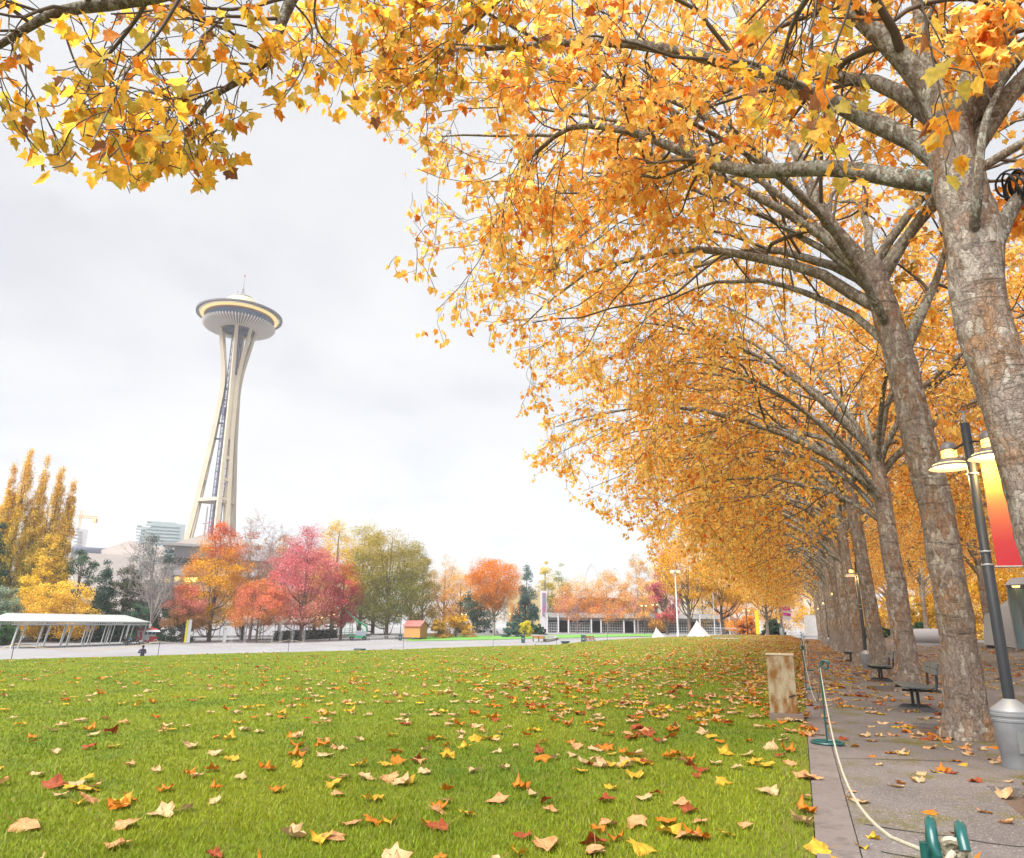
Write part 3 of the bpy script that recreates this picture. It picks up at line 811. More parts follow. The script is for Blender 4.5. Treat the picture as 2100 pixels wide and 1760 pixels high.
def std(seed, h, lean, k=2): return plane_meshes(seed, [(0, 0, 0), tuple(LDIR * lean * .3 + [0, 0, h * .35]), tuple(LDIR * lean * .7 + [0, 0, h * .7]), tuple(LDIR * lean + [0, 0, h])], [.275, .24, .22, .20], off=base(k), keep=EDGE, leafn=5)
M2 = std(103, 6.3, .15); M3 = std(104, 7.2, .35, 3); M4 = std(105, 6.4, .25, 4)
ORD = ['third', 'fourth', 'fifth', 'sixth', 'seventh', 'eighth', 'ninth', 'tenth', 'eleventh', 'twelfth', 'thirteenth']
for i in range(2, len(TREE_S)):
    mm_ = (M2, M3, M4)[(i - 2) % 3]
    lb = {2: 'third plane tree from the camera in the row, a black bench at its foot', 3: 'fourth plane tree in the row, beside the second lamp and its metal base'}.get(i, f'{ORD[i - 2]} plane tree from the camera in the receding row by the path')
    plane_tree(base(i), mm_, lb, ROW, 0 if i < 5 else float(rng0.choice([0, .35, -.3])), 1. if i < 5 else float(rng0.uniform(.94, 1.05)))
# second row across the promenade
R2 = 'plane trees across the promenade'
for k, (l, s, rz, sc_) in enumerate([(9.5, 21, 2.6, .9), (10.2, 31, .5, .85), (10.4, 41, 3.1, .85), (10.6, 52, 1.2, .8), (10.5, 63, 2.2, .85), (10.5, 75, 4., .85), (10.5, 88, 5., .85), (10.5, 101, .3, .85)]):
    lb = ['nearest plane tree across the promenade, its crown at the right edge', 'slim plane tree across the promenade, behind the lamp post', 'orange barked plane tree beside the dark litter bin across the promenade', 'leaning plane tree across the promenade, seen between two trunks of the row',
          'thin dark plane trunk across the promenade in front of the pale wall', 'sixth plane tree in the row across the promenade', 'seventh plane tree in the row across the promenade', 'last plane tree in the row across the promenade'][k]
    plane_tree(PG(l, s) - [0, 0, .05], (M3, M4, M2)[k % 3], lb, R2, rz, sc_)
# tree standing just right of the camera: its limbs reach over the lawn above the viewer
BT = P(2.5, -.6, -.05)
OA = lambda q, D: onD(q, D, BT)
fkT = np.array([0, 0, 5.2]) + LDIR * .1
K2 = {1: 12, 2: 7, 3: 3}

custT = [
    ([fkT, fkT + np.array([-1.0, .6, 1.0])] + OA([(900, -520), (690, -150), (597, 0), (540, 130), (450, 190), (400, 250)], [4.35, 5.63, 6.27, 6.40, 6.53, 6.66]), .12, .012, 1, {1: 13, 2: 6, 3: 3}, .36, .55),
    ([fkT + [0, 0, -.2], fkT + np.array([-1.6, .4, .7])] + OA([(620, -420), (400, -60), (270, 0), (120, 25), (20, 80), (-90, 150)], [3.84, 4.99, 5.63, 6.02, 6.27, 6.66]), .11, .015, 1, {1: 13, 2: 6, 3: 3}, .36, .5),
    (OA([(400, -60), (330, 60), (270, 130), (215, 240), (190, 290)], [4.99, 5.12, 5.12, 4.74, 4.48]), .015, .004, 2, {2: 9, 3: 3}, .7, .3),
    (OA([(690, -150), (650, -20), (650, 60), (700, 110), (780, 150)], [5.63, 6.27, 6.91, 7.42, 7.94]), .016, .004, 2, {2: 9, 3: 3}, .7, .3),
    (OA([(597, 0), (640, 60), (620, 140), (590, 190), (565, 225)], [6.3, 6.4, 6.4, 6.3, 6.3]), .012, .004, 3, {3: 9}, .5, .2),
    (OA([(690, -150), (740, -20), (730, 70), (705, 160), (720, 230)], [5.8, 6.4, 6.6, 6.8, 6.9]), .014, .004, 3, {3: 10}, .5, .25),
    (OA([(270, 0), (330, -10), (420, 40), (520, 60), (560, 120)], [5.7, 5.7, 5.9, 6.1, 6.2]), .02, .004, 2, {2: 8, 3: 3}, .5, .1),
    (OA([(20, 80), (0, 170), (-30, 230)], [6.1, 6.1, 6.1]), .012, .004, 3, {3: 6}, .8, .2),
    (OA([(540, 130), (490, 180), (470, 250), (430, 320)], [6.40, 6.40, 6.14, 6.02]), .009, .003, 3, {3: 7}, .7, .3),
    (OA([(120, 25), (160, 140), (230, 230), (200, 330)], [6.02, 6.02, 6.02, 5.89]), .010, .003, 3, {3: 8}, .6, .3),
    (OA([(20, 80), (60, 180), (110, 270), (140, 340)], [6.27, 6.14, 6.02, 5.89]), .010, .003, 3, {3: 8}, .6, .3),
    (OA([(400, 250), (350, 290), (300, 310), (230, 320)], [6.66, 6.53, 6.40, 6.27]), .008, .003, 3, {3: 6}, .6, .3),
    (OA([(400, 250), (450, 290), (480, 330)], [6.66, 6.66, 6.66]), .012, .004, 3, {3: 5}, .9, .3),
    ([fkT, fkT + np.array([.2, 1.2, 1.2])] + OA([(1500, -700), (1250, -300), (1080, -60), (960, 60), (880, 150)], [3.84, 5.12, 6.40, 7.42, 8.19]), .085, .010, 1, {1: 14, 2: 6, 3: 3}, .36, .5),
    ([fkT, fkT + np.array([.3, 1.0, .7])] + OA([(1900, -500), (1760, -160), (1640, 20), (1600, 130)], [3.58, 4.35, 4.86, 5.12]), .09, .008, 2, {2: 8, 3: 3}, .33, .6),
    (OA([(1760, -160), (1745, 0), (1700, 130), (1690, 230), (1720, 340)], [4.35, 4.48, 4.61, 4.74, 4.99]), .010, .003, 3, {3: 9}, .5, .3),
    (OA([(1900, -300), (1880, -80), (1900, 50), (1930, 200), (1960, 300)], [3.84, 4.10, 4.22, 4.35, 4.48]), .010, .003, 3, {3: 6}, .5, .35),
]
MT = plane_meshes(120, [(0, 0, 0), (0, 0, 1.8), tuple(LDIR * .05 + [0, 0, 3.6]), tuple(fkT)], [.36, .33, .30, .26], [(180, 55, -10, 8, .2, .13), (-100, 60, 0, 8, .2, .13)], custT, leafn=5, kids={1: 7, 2: 5, 3: 2}, off=BT, keep=OVER,
                  lsize=(.085, .145), table=[((.80, .44, .05), .38), ((.80, .50, .07), .16), ((.50, .38, .06), .28), ((.74, .26, .03), .14), ((.28, .12, .05), .04)])
plane_tree(BT, MT, 'plane tree whose low leafy twigs hang overhead above the lawn', None)

# ------------------------------------------------------------------ trees and shrubs beyond the basin
QV = np.array([(0, 0, 0), (.42, .45, .06), (0, 1., 0), (-.42, .45, .06)]); QT = np.array([(0, 1, 2, 3)])
def shape_r(kind, t):
    if kind == 'round': return math.sqrt(max(0, 1 - (2 * t - 1) ** 2)) ** .8
    if kind == 'egg': return max(0, math.sin(math.pi * min(1, t * .93 + .07) ** .72)) ** .75
    if kind == 'column': return (min(1, t * 4 + .35) * min(1, (1 - t) * 1.7 + .08))
    if kind == 'cone': return max(.06, (1 - t)) ** .8 * min(1, t * 9 + .5)
    if kind == 'vase': return min(1., .30 + t * 1.25) * math.sqrt(max(0, 1 - max(0, (t - .55) / .45) ** 2))
    if kind == 'dome': return math.sqrt(max(0, 1 - t ** 2)) ** .8
def crown_tree(name, X, D, Ytop, hw, label, cat, cols, kind='round', bot=.22, n=6500, ncl=130, leaf=.30, lean=0., trunk=True, group=None, seed=0, tr=None, droop=.0, sparse=.0, bark=None, cl=.135, ybase=None, zoff=0., limbs=16):
    """a tree of the size it has in the view: top at Ytop, half width hw (view units)"""
    r = np.random.default_rng(seed + int(X + 900) * 7 + 1)
    X = X - (1115 - X) * max(0, 1300 - Ytop) * .55 / 5600
    b0 = G(X, D)
    if ybase is not None: b0 = pd(X, ybase, D)
    H_ = pd(X, Ytop, D)[2] - b0[2]; Wd = hw * (1.0 if kind == 'column' else 1.1) * mpp(b0 + [0, 0, H_ / 2])
    o = empty(name, b0 - [0, 0, .1], label, cat, group)
    zb = H_ * bot; ch = H_ - zb
    cs = []
    tries = 0
    while len(cs) < ncl and tries < 6000:
        tries += 1
        t = r.random(); R0 = Wd * shape_r(kind, t)
        if r.random() > (R0 / Wd) ** 1.2 + .05: continue
        a = r.uniform(0, 6.283); rad = R0 * (r.random() ** .38) * r.uniform(.78, 1.08)
        cs.append((rad * math.cos(a) + lean * H_ * t, rad * math.sin(a), zb + ch * t, t))
    n = int(n * 2.1); leaf *= .8; C = np.array(cs); per = n // len(C)
    csz = cl * min(H_, Wd * 2.2) * r.uniform(.6, 1.3, len(C))
    q_ = r.normal(size=(len(C), per, 3)); q_ /= np.linalg.norm(q_, axis=2, keepdims=True)
    q_ *= (r.random((len(C), per, 1)) ** .45) * csz[:, None, None]; q_[:, :, 2] *= 2.2 if kind == 'column' else .68
    pos = C[:, None, :3] + q_
    if droop: pos[:, :, 2] -= droop * np.hypot(q_[:, :, 0], q_[:, :, 1]) + droop * .35 * np.hypot(C[:, 0], C[:, 1])[:, None]
    pos[:, :, 2] = np.maximum(pos[:, :, 2], .1)
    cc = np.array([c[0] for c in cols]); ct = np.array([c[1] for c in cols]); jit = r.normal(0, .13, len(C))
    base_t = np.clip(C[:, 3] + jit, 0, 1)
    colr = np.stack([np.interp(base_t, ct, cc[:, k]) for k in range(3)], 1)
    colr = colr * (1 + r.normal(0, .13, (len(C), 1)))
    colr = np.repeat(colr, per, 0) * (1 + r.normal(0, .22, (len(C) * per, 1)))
    pos = pos.reshape(-1, 3)
    if sparse:
        k = r.random(len(pos)) > sparse; pos = pos[k]; colr = colr[k]
    ax = r.normal(size=pos.shape); ax[:, 2] -= .4
    me = leaf_mesh('crown', r, pos, ax, leaf * r.uniform(.6, 1.3, len(pos)), np.clip(colr, .004, .9), M_FOL, QV, QT)
    link('crown', me, o)
    if trunk:
        S = Skel(); rt = tr or max(.16, H_ * .017)
        top = np.array([lean * H_ * .8, 0, H_ * .86])
        tp = bez([(0, 0, -.2), (lean * H_ * .1 + r.normal(0, .1), r.normal(0, .1), H_ * .25), (lean * H_ * .45, r.normal(0, .2), H_ * .55), top], 16)
        S.add(1, tp, rt * np.linspace(1.15, .12, 16), 8)
        for i in r.choice(len(C), min(limbs, len(C)), replace=False):
            c = C[i, :3]; k = min(.75, max(.12, (c[2] * .6 - .2) / (H_ * .86))) ; p0 = tp[int(k * 15)]
            mid = (p0 + c) / 2 + np.array([0, 0, -.06 * H_ if kind != 'cone' else 0])
            S.add(2, bez([p0, mid, c], 7), rt * np.linspace(.42, .1, 7), 5)
        link('trunk', S.mesh('trunk', [1, 2], bark or M_BARKF), o)
    return o
def bare_tree(X, D, Ytop, label, seed, spread=1., rad=.22, maxl=4, cat='tree', bark=None, n1=9, leaf=None):
    X = X - (1115 - X) * (1300 - Ytop) * .55 / 5600
    r = np.random.default_rng(seed); b0 = G(X, D); H_ = pd(X, Ytop, D)[2] - b0[2]
    o = empty('bare_tree', b0 - [0, 0, .1], label, cat)
    S = Skel(); cfg = {1: dict(n=10, jit=.09, k=8), 2: dict(n=7, jit=.14, k=5, trop=.25), 3: dict(n=5, jit=.2, k=3, trop=.15), 4: dict(n=4, jit=.25, k=3, trop=.1)}
    S.add(0, bez([(0, 0, -.2), (.1, 0, H_ * .15), (.2, .1, H_ * .28)], 8), rad * np.linspace(1.3, .9, 8), 9)
    for j in range(n1):
        a = r.uniform(0, 6.28); el = r.uniform(.75, 1.4)
        d = (math.cos(a) * math.cos(el) * spread, math.sin(a) * math.cos(el) * spread, math.sin(el))
        grow(S, r, (.2, .1, H_ * r.uniform(.18, .28)), d, H_ * r.uniform(.5, .76), rad * .6, 1, {1: 9, 2: 5, 3: 4}, el * .95, maxl, .25, 2, .022, cfg)
    link('trunk', S.mesh('trunk', [0, 1], bark or M_BARKG), o); link('twigs', S.mesh('twigs', [2, 3, 4], bark or M_BARKG), o)
    if leaf:
        lp = np.array(S.lp); k = r.random(len(lp)) < leaf[1]; lp = lp[k]
        link('crown', leaf_mesh('crown', r, lp + r.normal(0, .2, lp.shape), np.array(S.ld)[k], r.uniform(.15, .3, len(lp)), pick_cols(r, len(lp), leaf[0]), M_FOL, QV, QT), o)
    return o
Y1, Y2, OR, OD = (.66, .41, .05), (.62, .34, .05), (.62, .24, .035), (.46, .15, .02)
DG, DG2, BG, OL = (.025, .055, .032), (.04, .085, .04), (.085, .13, .125), (.20, .175, .03)
RD, PK, CR = (.50, .07, .025), (.60, .22, .17), (.52, .155, .175)
PG_ = 'lombardy poplars behind the dark conifers'
for X, Yt, hw, lb in ((6, 950, 17, 'leftmost lombardy poplar, orange columns cut by the picture edge'), (38, 915, 20, 'tallest lombardy poplar with an orange tip'), (73, 930, 17, 'slender orange lombardy poplar standing beside the tallest one'),
                      (106, 948, 19, 'deep orange lombardy poplar second from the right of the clump'), (132, 985, 17, 'shortest lombardy poplar, yellow, at the right end of the clump')):
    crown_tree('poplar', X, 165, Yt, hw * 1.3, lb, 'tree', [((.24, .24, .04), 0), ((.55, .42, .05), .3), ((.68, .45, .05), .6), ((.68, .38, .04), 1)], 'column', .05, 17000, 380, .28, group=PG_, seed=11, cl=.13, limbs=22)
crown_tree('poplar', 96, 158, 1090, 42, 'broad yellow poplar base growth in front of the tall columns', 'tree', [((.22, .22, .03), 0), ((.62, .42, .02), .4), (Y1, 1)], 'egg', .02, 8000, 120, .36, seed=4)
crown_tree('conifer_tree', -8, 150, 1070, 40, 'dark green conifer at the left edge of the view', 'tree', [(DG, 0), (DG2, 1)], 'cone', .02, 8000, 130, .34, seed=5, droop=.3)
crown_tree('shrub', 14, 138, 1203, 36, 'grey green leafy shrub at the left edge behind the white canopy', 'shrub', [((.12, .17, .10), 0), ((.19, .24, .16), 1)], 'dome', .02, 5000, 80, .3, seed=6)
crown_tree('shrub', 6, 134, 1252, 24, 'bright green bush beside the left end of the white canopy', 'shrub', [((.05, .13, .04), 0), ((.09, .22, .06), 1)], 'dome', .02, 3500, 50, .28, seed=8)
crown_tree('yellow_tree', 122, 150, 1192, 82, 'wide low golden yellow tree above the white canopy', 'tree', [((.55, .32, .015), 0), (Y1, .5), ((.78, .50, .05), 1)], 'dome', .12, 11000, 150, .32, seed=9)
crown_tree('pine_tree', 165, 160, 1128, 44, 'dark pine with uneven layered crown behind the yellow tree', 'tree', [(DG, 0), (DG2, .6), ((.07, .12, .07), 1)], 'round', .12, 7000, 60, .32, seed=10, droop=.1)
crown_tree('conifer_tree', 217, 150, 1148, 30, 'narrow dark spruce tree standing right of the pine', 'tree', [(DG, 0), ((.035, .085, .065), 1)], 'cone', .02, 7500, 120, .3, seed=12, droop=.35)
crown_tree('conifer_tree', 262, 155, 1140, 34, 'brownish green conifer between the spruce and the bare tree', 'tree', [((.05, .06, .03), 0), ((.07, .085, .04), 1)], 'egg', .03, 7500, 110, .3, seed=13, droop=.2)
crown_tree('cedar_tree', 316, 160, 1082, 50, 'tall blue grey cedar behind the bare forked tree', 'tree', [((.06, .10, .085), 0), (BG, .5), ((.13, .17, .17), 1)], 'egg', .06, 9500, 110, .32, seed=14, droop=.2)
bare_tree(322, 143, 1120, 'bare tree with pale forked trunk in front of the blue grey cedar', 15, 1.1, .2)
crown_tree('shrub', 296, 152, 1236, 40, 'dark green laurel bush under the bare forked tree', 'shrub', [(DG2, 0), ((.06, .14, .08), 1)], 'dome', .02, 5500, 80, .28, seed=16)
crown_tree('shrub', 356, 153, 1248, 46, 'dark green mass of bush behind the red popcorn cart', 'shrub', [(DG, 0), ((.045, .09, .04), 1)], 'dome', .02, 6500, 90, .28, seed=17)
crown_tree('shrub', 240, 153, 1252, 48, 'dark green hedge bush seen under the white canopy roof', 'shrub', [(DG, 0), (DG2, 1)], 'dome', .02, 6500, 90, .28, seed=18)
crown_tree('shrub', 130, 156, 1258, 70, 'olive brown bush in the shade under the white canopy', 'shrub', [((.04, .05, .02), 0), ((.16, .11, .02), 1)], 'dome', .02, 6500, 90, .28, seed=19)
crown_tree('maple_tree', 385, 146, 1200, 40, 'small coral red maple left of the tall orange tree', 'tree', [((.30, .16, .03), 0), (PK, .5), ((.60, .16, .06), 1)], 'dome', .3, 6500, 80, .28, seed=20)
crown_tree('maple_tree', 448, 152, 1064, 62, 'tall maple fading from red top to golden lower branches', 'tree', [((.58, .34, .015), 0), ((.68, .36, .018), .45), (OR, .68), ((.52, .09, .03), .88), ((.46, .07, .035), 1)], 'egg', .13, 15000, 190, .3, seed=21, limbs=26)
bare_tree(528, 158, 1068, 'thin purple grey tree nearly bare, between the orange and crimson trees', 22, .7, .24, leaf=([((.42, .10, .05), .5), ((.45, .22, .03), .4)], .55))
crown_tree('maple_tree', 512, 166, 1085, 42, 'rust brown maple behind the nearly bare tree', 'tree', [((.45, .24, .02), 0), ((.40, .15, .04), .6), ((.38, .10, .05), 1)], 'egg', .1, 8000, 120, .3, seed=23, sparse=.25)
crown_tree('maple_tree', 535, 146, 1190, 58, 'low salmon pink maple in front of the nearly bare tree', 'tree', [((.58, .26, .06), 0), ((.60, .17, .10), .5), ((.55, .20, .06), 1)], 'dome', .3, 8500, 110, .28, seed=24)
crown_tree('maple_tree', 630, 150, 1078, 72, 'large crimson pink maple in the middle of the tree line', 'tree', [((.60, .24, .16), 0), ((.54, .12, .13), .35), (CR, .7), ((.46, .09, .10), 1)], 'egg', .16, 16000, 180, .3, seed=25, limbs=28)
crown_tree('maple_tree', 706, 152, 1150, 40, 'pink and orange maple on the right side of the crimson one', 'tree', [((.50, .10, .10), 0), ((.46, .06, .09), .5), ((.62, .25, .04), 1)], 'egg', .2, 7000, 90, .28, seed=26)
crown_tree('yellow_tree', 690, 172, 1066, 60, 'tall golden yellow tree behind the crimson maple', 'tree', [((.45, .26, .02), 0), ((.62, .38, .02), .6), ((.60, .42, .04), 1)], 'egg', .12, 11000, 150, .32, seed=27)
crown_tree('olive_tree', 745, 178, 1066, 60, 'olive yellow tree with a high top between yellow and green crowns', 'tree', [(OL, 0), ((.42, .30, .03), .7), ((.38, .32, .05), 1)], 'egg', .12, 10000, 140, .32, seed=28, sparse=.15)
crown_tree('olive_tree', 800, 152, 1088, 74, 'broad olive green tree, rounded crown at the right of the group', 'tree', [((.13, .15, .03), 0), (OL, .5), ((.36, .26, .03), 1)], 'round', .16, 16000, 190, .3, seed=29, limbs=28)
crown_tree('olive_tree', 845, 168, 1098, 45, 'greyish olive tree at the back right edge of the group', 'tree', [((.18, .16, .03), 0), ((.28, .24, .07), 1)], 'egg', .14, 8000, 110, .3, seed=30, sparse=.2)
for X, D, Yt, hw, c, lb in ((585, 182, 1092, 44, ((.50, .26, .05), (.46, .20, .08)), 'russet tree filling the gap behind the nearly bare tree'), (772, 186, 1084, 50, ((.40, .28, .05), (.46, .34, .07)), 'mustard coloured tree behind the olive crowns'), (655, 186, 1100, 46, ((.52, .32, .05), (.56, .36, .07)), 'dull yellow tree behind the crimson maple crown'), (868, 178, 1128, 36, ((.34, .26, .06), (.42, .32, .10)), 'faded olive tree at the right end of the tree group')):
    crown_tree('autumn_tree', X, D, Yt, hw, lb, 'tree', [(c[0], 0), (c[1], 1)], 'egg', .1, 8000, 120, .3, seed=55)
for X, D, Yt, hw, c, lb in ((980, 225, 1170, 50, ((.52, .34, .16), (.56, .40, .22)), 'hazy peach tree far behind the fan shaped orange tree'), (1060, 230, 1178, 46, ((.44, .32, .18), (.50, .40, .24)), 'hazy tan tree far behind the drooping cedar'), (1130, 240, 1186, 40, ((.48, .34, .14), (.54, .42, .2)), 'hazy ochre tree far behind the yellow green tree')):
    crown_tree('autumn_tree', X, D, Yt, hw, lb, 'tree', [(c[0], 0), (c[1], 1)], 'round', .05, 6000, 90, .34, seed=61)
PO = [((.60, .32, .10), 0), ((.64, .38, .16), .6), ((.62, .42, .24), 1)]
crown_tree('pale_tree', 912, 185, 1138, 44, 'pale peach orange thin tree right of the olive crown', 'tree', PO, 'egg', .16, 8000, 110, .3, seed=31, sparse=.3)
crown_tree('pale_tree', 945, 178, 1165, 40, 'light orange thin tree between the peach tree and the fan shaped tree', 'tree', [((.64, .30, .05), 0), ((.62, .36, .10), 1)], 'egg', .16, 7000, 90, .3, seed=32, sparse=.25)
crown_tree('fan_tree', 1014, 160, 1148, 60, 'vivid orange fan shaped tree with spreading grey limbs', 'tree', [((.58, .19, .02), 0), ((.64, .20, .015), 1)], 'vase', .34, 12000, 150, .28, seed=33, bark=M_BARKG, limbs=40)
crown_tree('shrub', 972, 172, 1216, 40, 'dark green rounded tree behind the fan shaped orange tree', 'shrub', [((.012, .045, .03), 0), ((.03, .085, .05), 1)], 'dome', .05, 6500, 80, .3, seed=34)
crown_tree('shrub', 936, 155, 1258, 36, 'golden orange bush at the left foot of the fan shaped tree', 'shrub', [((.45, .22, .015), 0), ((.62, .36, .02), 1)], 'dome', .02, 5000, 70, .26, seed=35)
crown_tree('shrub', 900, 150, 1270, 18, 'small yellow brown shrub beside the orange shed', 'shrub', [((.35, .2, .02), 0), ((.5, .3, .03), 1)], 'dome', .02, 2500, 40, .26, seed=36)
crown_tree('weeping_cedar', 1078, 158, 1150, 32, 'drooping blue green cedar beside the fan shaped tree', 'tree', [((.06, .11, .10), 0), ((.05, .10, .095), .5), ((.09, .15, .15), 1)], 'cone', .03, 7000, 70, .3, seed=37, droop=.9, lean=.02)
for X, Yt, hw, c, lb in ((1050, 1272, 17, ((.05, .10, .085), (.08, .16, .13)), 'blue green clipped shrub at the edge of the far lawn'), (1077, 1272, 15, ((.42, .36, .02), (.62, .52, .03)), 'yellow clipped shrub next to the blue green one'),
                         (1104, 1280, 16, ((.02, .06, .03), (.04, .10, .05)), 'dark green low shrub right of the yellow one')):
    crown_tree('shrub', X, 152, Yt, hw, lb, 'shrub', [(c[0], 0), (c[1], 1)], 'dome', .02, 3500, 50, .24, seed=38, trunk=False)
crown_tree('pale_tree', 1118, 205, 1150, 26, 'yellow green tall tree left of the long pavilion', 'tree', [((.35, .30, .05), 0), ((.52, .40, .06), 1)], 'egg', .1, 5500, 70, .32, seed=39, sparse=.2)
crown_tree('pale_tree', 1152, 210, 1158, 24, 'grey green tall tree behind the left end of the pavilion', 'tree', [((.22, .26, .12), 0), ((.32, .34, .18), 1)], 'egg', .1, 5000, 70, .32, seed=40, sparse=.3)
crown_tree('pale_tree', 1183, 172, 1176, 42, 'sparse pinkish orange tree in front of the pavilion, left one', 'tree', [((.58, .24, .10), 0), ((.60, .36, .10), 1)], 'egg', .25, 6000, 80, .28, seed=41, sparse=.1, bark=M_BARKG, tr=.14)
crown_tree('pale_tree', 1245, 170, 1174, 46, 'sparse orange tree in front of the pavilion, middle one', 'tree', [((.60, .24, .04), 0), ((.60, .34, .08), 1)], 'egg', .25, 6000, 80, .28, seed=42, sparse=.12, bark=M_BARKG, tr=.14)
crown_tree('pale_tree', 1306, 166, 1135, 34, 'tall faded peach tree where the avenue crowns begin', 'tree', [((.60, .28, .06), 0), ((.58, .40, .22), 1)], 'egg', .2, 6000, 80, .28, seed=43, sparse=.2, bark=M_BARKG, tr=.15)
for X, hw, c, lb in ((1165, 34, CR, 'dark crimson low tree above the pavilion roof, left end'), (1222, 40, (.45, .10, .06), 'rust red low tree above the middle of the pavilion roof'), (1290, 34, PK, 'pinkish low tree above the pavilion roof, right of centre')):
    crown_tree('maple_tree', X, 205, 1222, hw, lb, 'tree', [(c, 0), (tuple(np.array(c) * 1.2), 1)], 'dome', .1, 4500, 60, .32, seed=44, sparse=.2)
crown_tree('maple_tree', 1364, 150, 1130, 30, 'magenta purple maple behind the white lamp mast', 'tree', [((.46, .12, .10), 0), ((.40, .06, .12), .6), ((.36, .06, .20), 1)], 'egg', .15, 7500, 100, .26, seed=45, tr=.3)
AVG = 'orange trees at the far end of the lawn'
for X, D, Yt, hw, lb, t_ in ((1408, 128, 1105, 62, 'orange tree on the far lawn nearest the white lamp mast', .32), (1478, 134, 1130, 58, 'yellow orange tree on the far lawn behind the steel barrier', .3), (1566, 130, 1120, 60, 'golden tree on the far lawn right of the yellow banner', .28)):
    crown_tree('plane_tree', X, D, Yt, hw, lb, 'tree', [((.62, .33, .03), 0), ((.68, .38, .02), .5), ((.64, .26, .015), 1)], 'round', .36, 11000, 150, .24, seed=46, group=AVG, tr=t_, limbs=24)
for X, D, Yt, hw, c, lb in ((1345, 185, 1190, 40, ((.60, .30, .05), (.62, .34, .06)), 'soft orange tree behind the white lamp mast'), (1440, 190, 1190, 50, ((.62, .36, .05), (.66, .40, .05)), 'yellow tree behind the right half of the pavilion'), (1510, 170, 1205, 40, ((.64, .28, .05), (.64, .34, .06)), 'pale orange tree at the right end of the pavilion'),
                            (1590, 180, 1190, 50, ((.62, .32, .03), (.66, .38, .03)), 'golden tree closing the far end of the avenue'), (1530, 150, 1262, 24, ((.60, .22, .03), (.64, .26, .04)), 'low bright orange bush left of the yellow banner'), (1585, 150, 1268, 20, ((.03, .06, .03), (.06, .1, .05)), 'dark green bush behind the pink banner post'),
                            (1660, 175, 1180, 60, ((.62, .34, .03), (.68, .40, .03)), 'yellow tree behind the far trunks of the avenue')):
    crown_tree('autumn_tree', X, D, Yt, hw, lb, 'tree', [(c[0], 0), (c[1], 1)], 'dome' if Yt > 1250 else 'round', .08, 7000, 90, .28, seed=47)
for l, s, h, c, lb in ((22, 60, 11, ((.62, .36, .02), (.74, .48, .03)), 'yellow tree beyond the promenade behind the thin trunk'), (30, 48, 12, ((.64, .36, .02), (.70, .42, .03)), 'golden tree beyond the promenade near the white hall'), (24, 82, 12, ((.62, .38, .03), (.72, .44, .03)), 'tall yellow tree far down the promenade'), (18.5, 118, 12, ((.60, .34, .03), (.68, .4, .03)), 'yellow tree at the far end of the promenade'),
                       (19, 52, 8, ((.64, .40, .03), (.72, .46, .04)), 'low bright yellow tree between the first two row trunks'), (17.5, 70, 8.5, ((.62, .36, .03), (.70, .44, .03)), 'low golden tree beyond the promenade behind the third trunk'), (17, 95, 9, ((.62, .32, .03), (.70, .40, .03)), 'orange yellow tree beyond the promenade behind the fourth trunk'), (27, 66, 10, ((.60, .38, .05), (.68, .46, .05)), 'pale yellow tree far beyond the promenade'), (26, 42, 9, ((.64, .34, .03), (.70, .42, .03)), 'orange yellow tree beside the white hall roof')):
    p = PG(l, s); X, Y, dep = proj(p); 
    crown_tree('autumn_tree', X, math.hypot(p[0], p[1]), proj(p + [0, 0, h])[1], 4.5 / dep * F, lb, 'tree', [(c[0], 0), (c[1], 1)], 'round', .2 if h > 10 else .12, 9000, 120, .26, seed=50)
for l, s, lb in ((21, 72, 'dark green clipped hedge beyond the promenade'), (20, 56, 'mid green hedge bush beside the white low wall')):
    p = PG(l, s); X, Y, dep = proj(p)
    crown_tree('shrub', X, math.hypot(p[0], p[1]), proj(p + [0, 0, 2.2])[1], 3.5 / dep * F, lb, 'shrub', [(DG2, 0), ((.06, .14, .07), 1)], 'dome', .02, 4000, 60, .2, seed=51, trunk=False)

for X, D, Yt, hw, c, lb in ((1700, 150, 1228, 44, ((.60, .36, .05), (.68, .44, .07)), 'yellow foliage low behind the farthest trunks of the row'), (1768, 132, 1222, 46, ((.62, .38, .05), (.70, .46, .07)), 'bright yellow low tree behind the fifth trunk gap'), (1836, 112, 1216, 50, ((.60, .33, .04), (.68, .42, .06)), 'low orange yellow tree behind the third trunk gap'),
                            (1902, 100, 1225, 46, ((.62, .40, .06), (.70, .48, .08)), 'pale yellow low tree above the rounded white wall'), (1965, 92, 1215, 50, ((.60, .36, .05), (.68, .44, .07)), 'golden low tree left of the white hall')):
    crown_tree('autumn_tree', X, D, Yt, hw, lb, 'tree', [(c[0], 0), (c[1], 1)], 'dome', .03, 6000, 90, .26, seed=58)
for X, D, lb in ((1740, 118, 'dark green hedge clump at the far right side of the avenue'), (1800, 104, 'green hedge clump behind the fourth trunk gap'), (1880, 90, 'green hedge clump behind the rounded white wall')):
    crown_tree('shrub', X, D, proj(G(X, D) + [0, 0, 1.7])[1], 40, lb, 'shrub', [(DG2, 0), ((.06, .14, .07), 1)], 'dome', .02, 3500, 60, .22, seed=59, trunk=False)

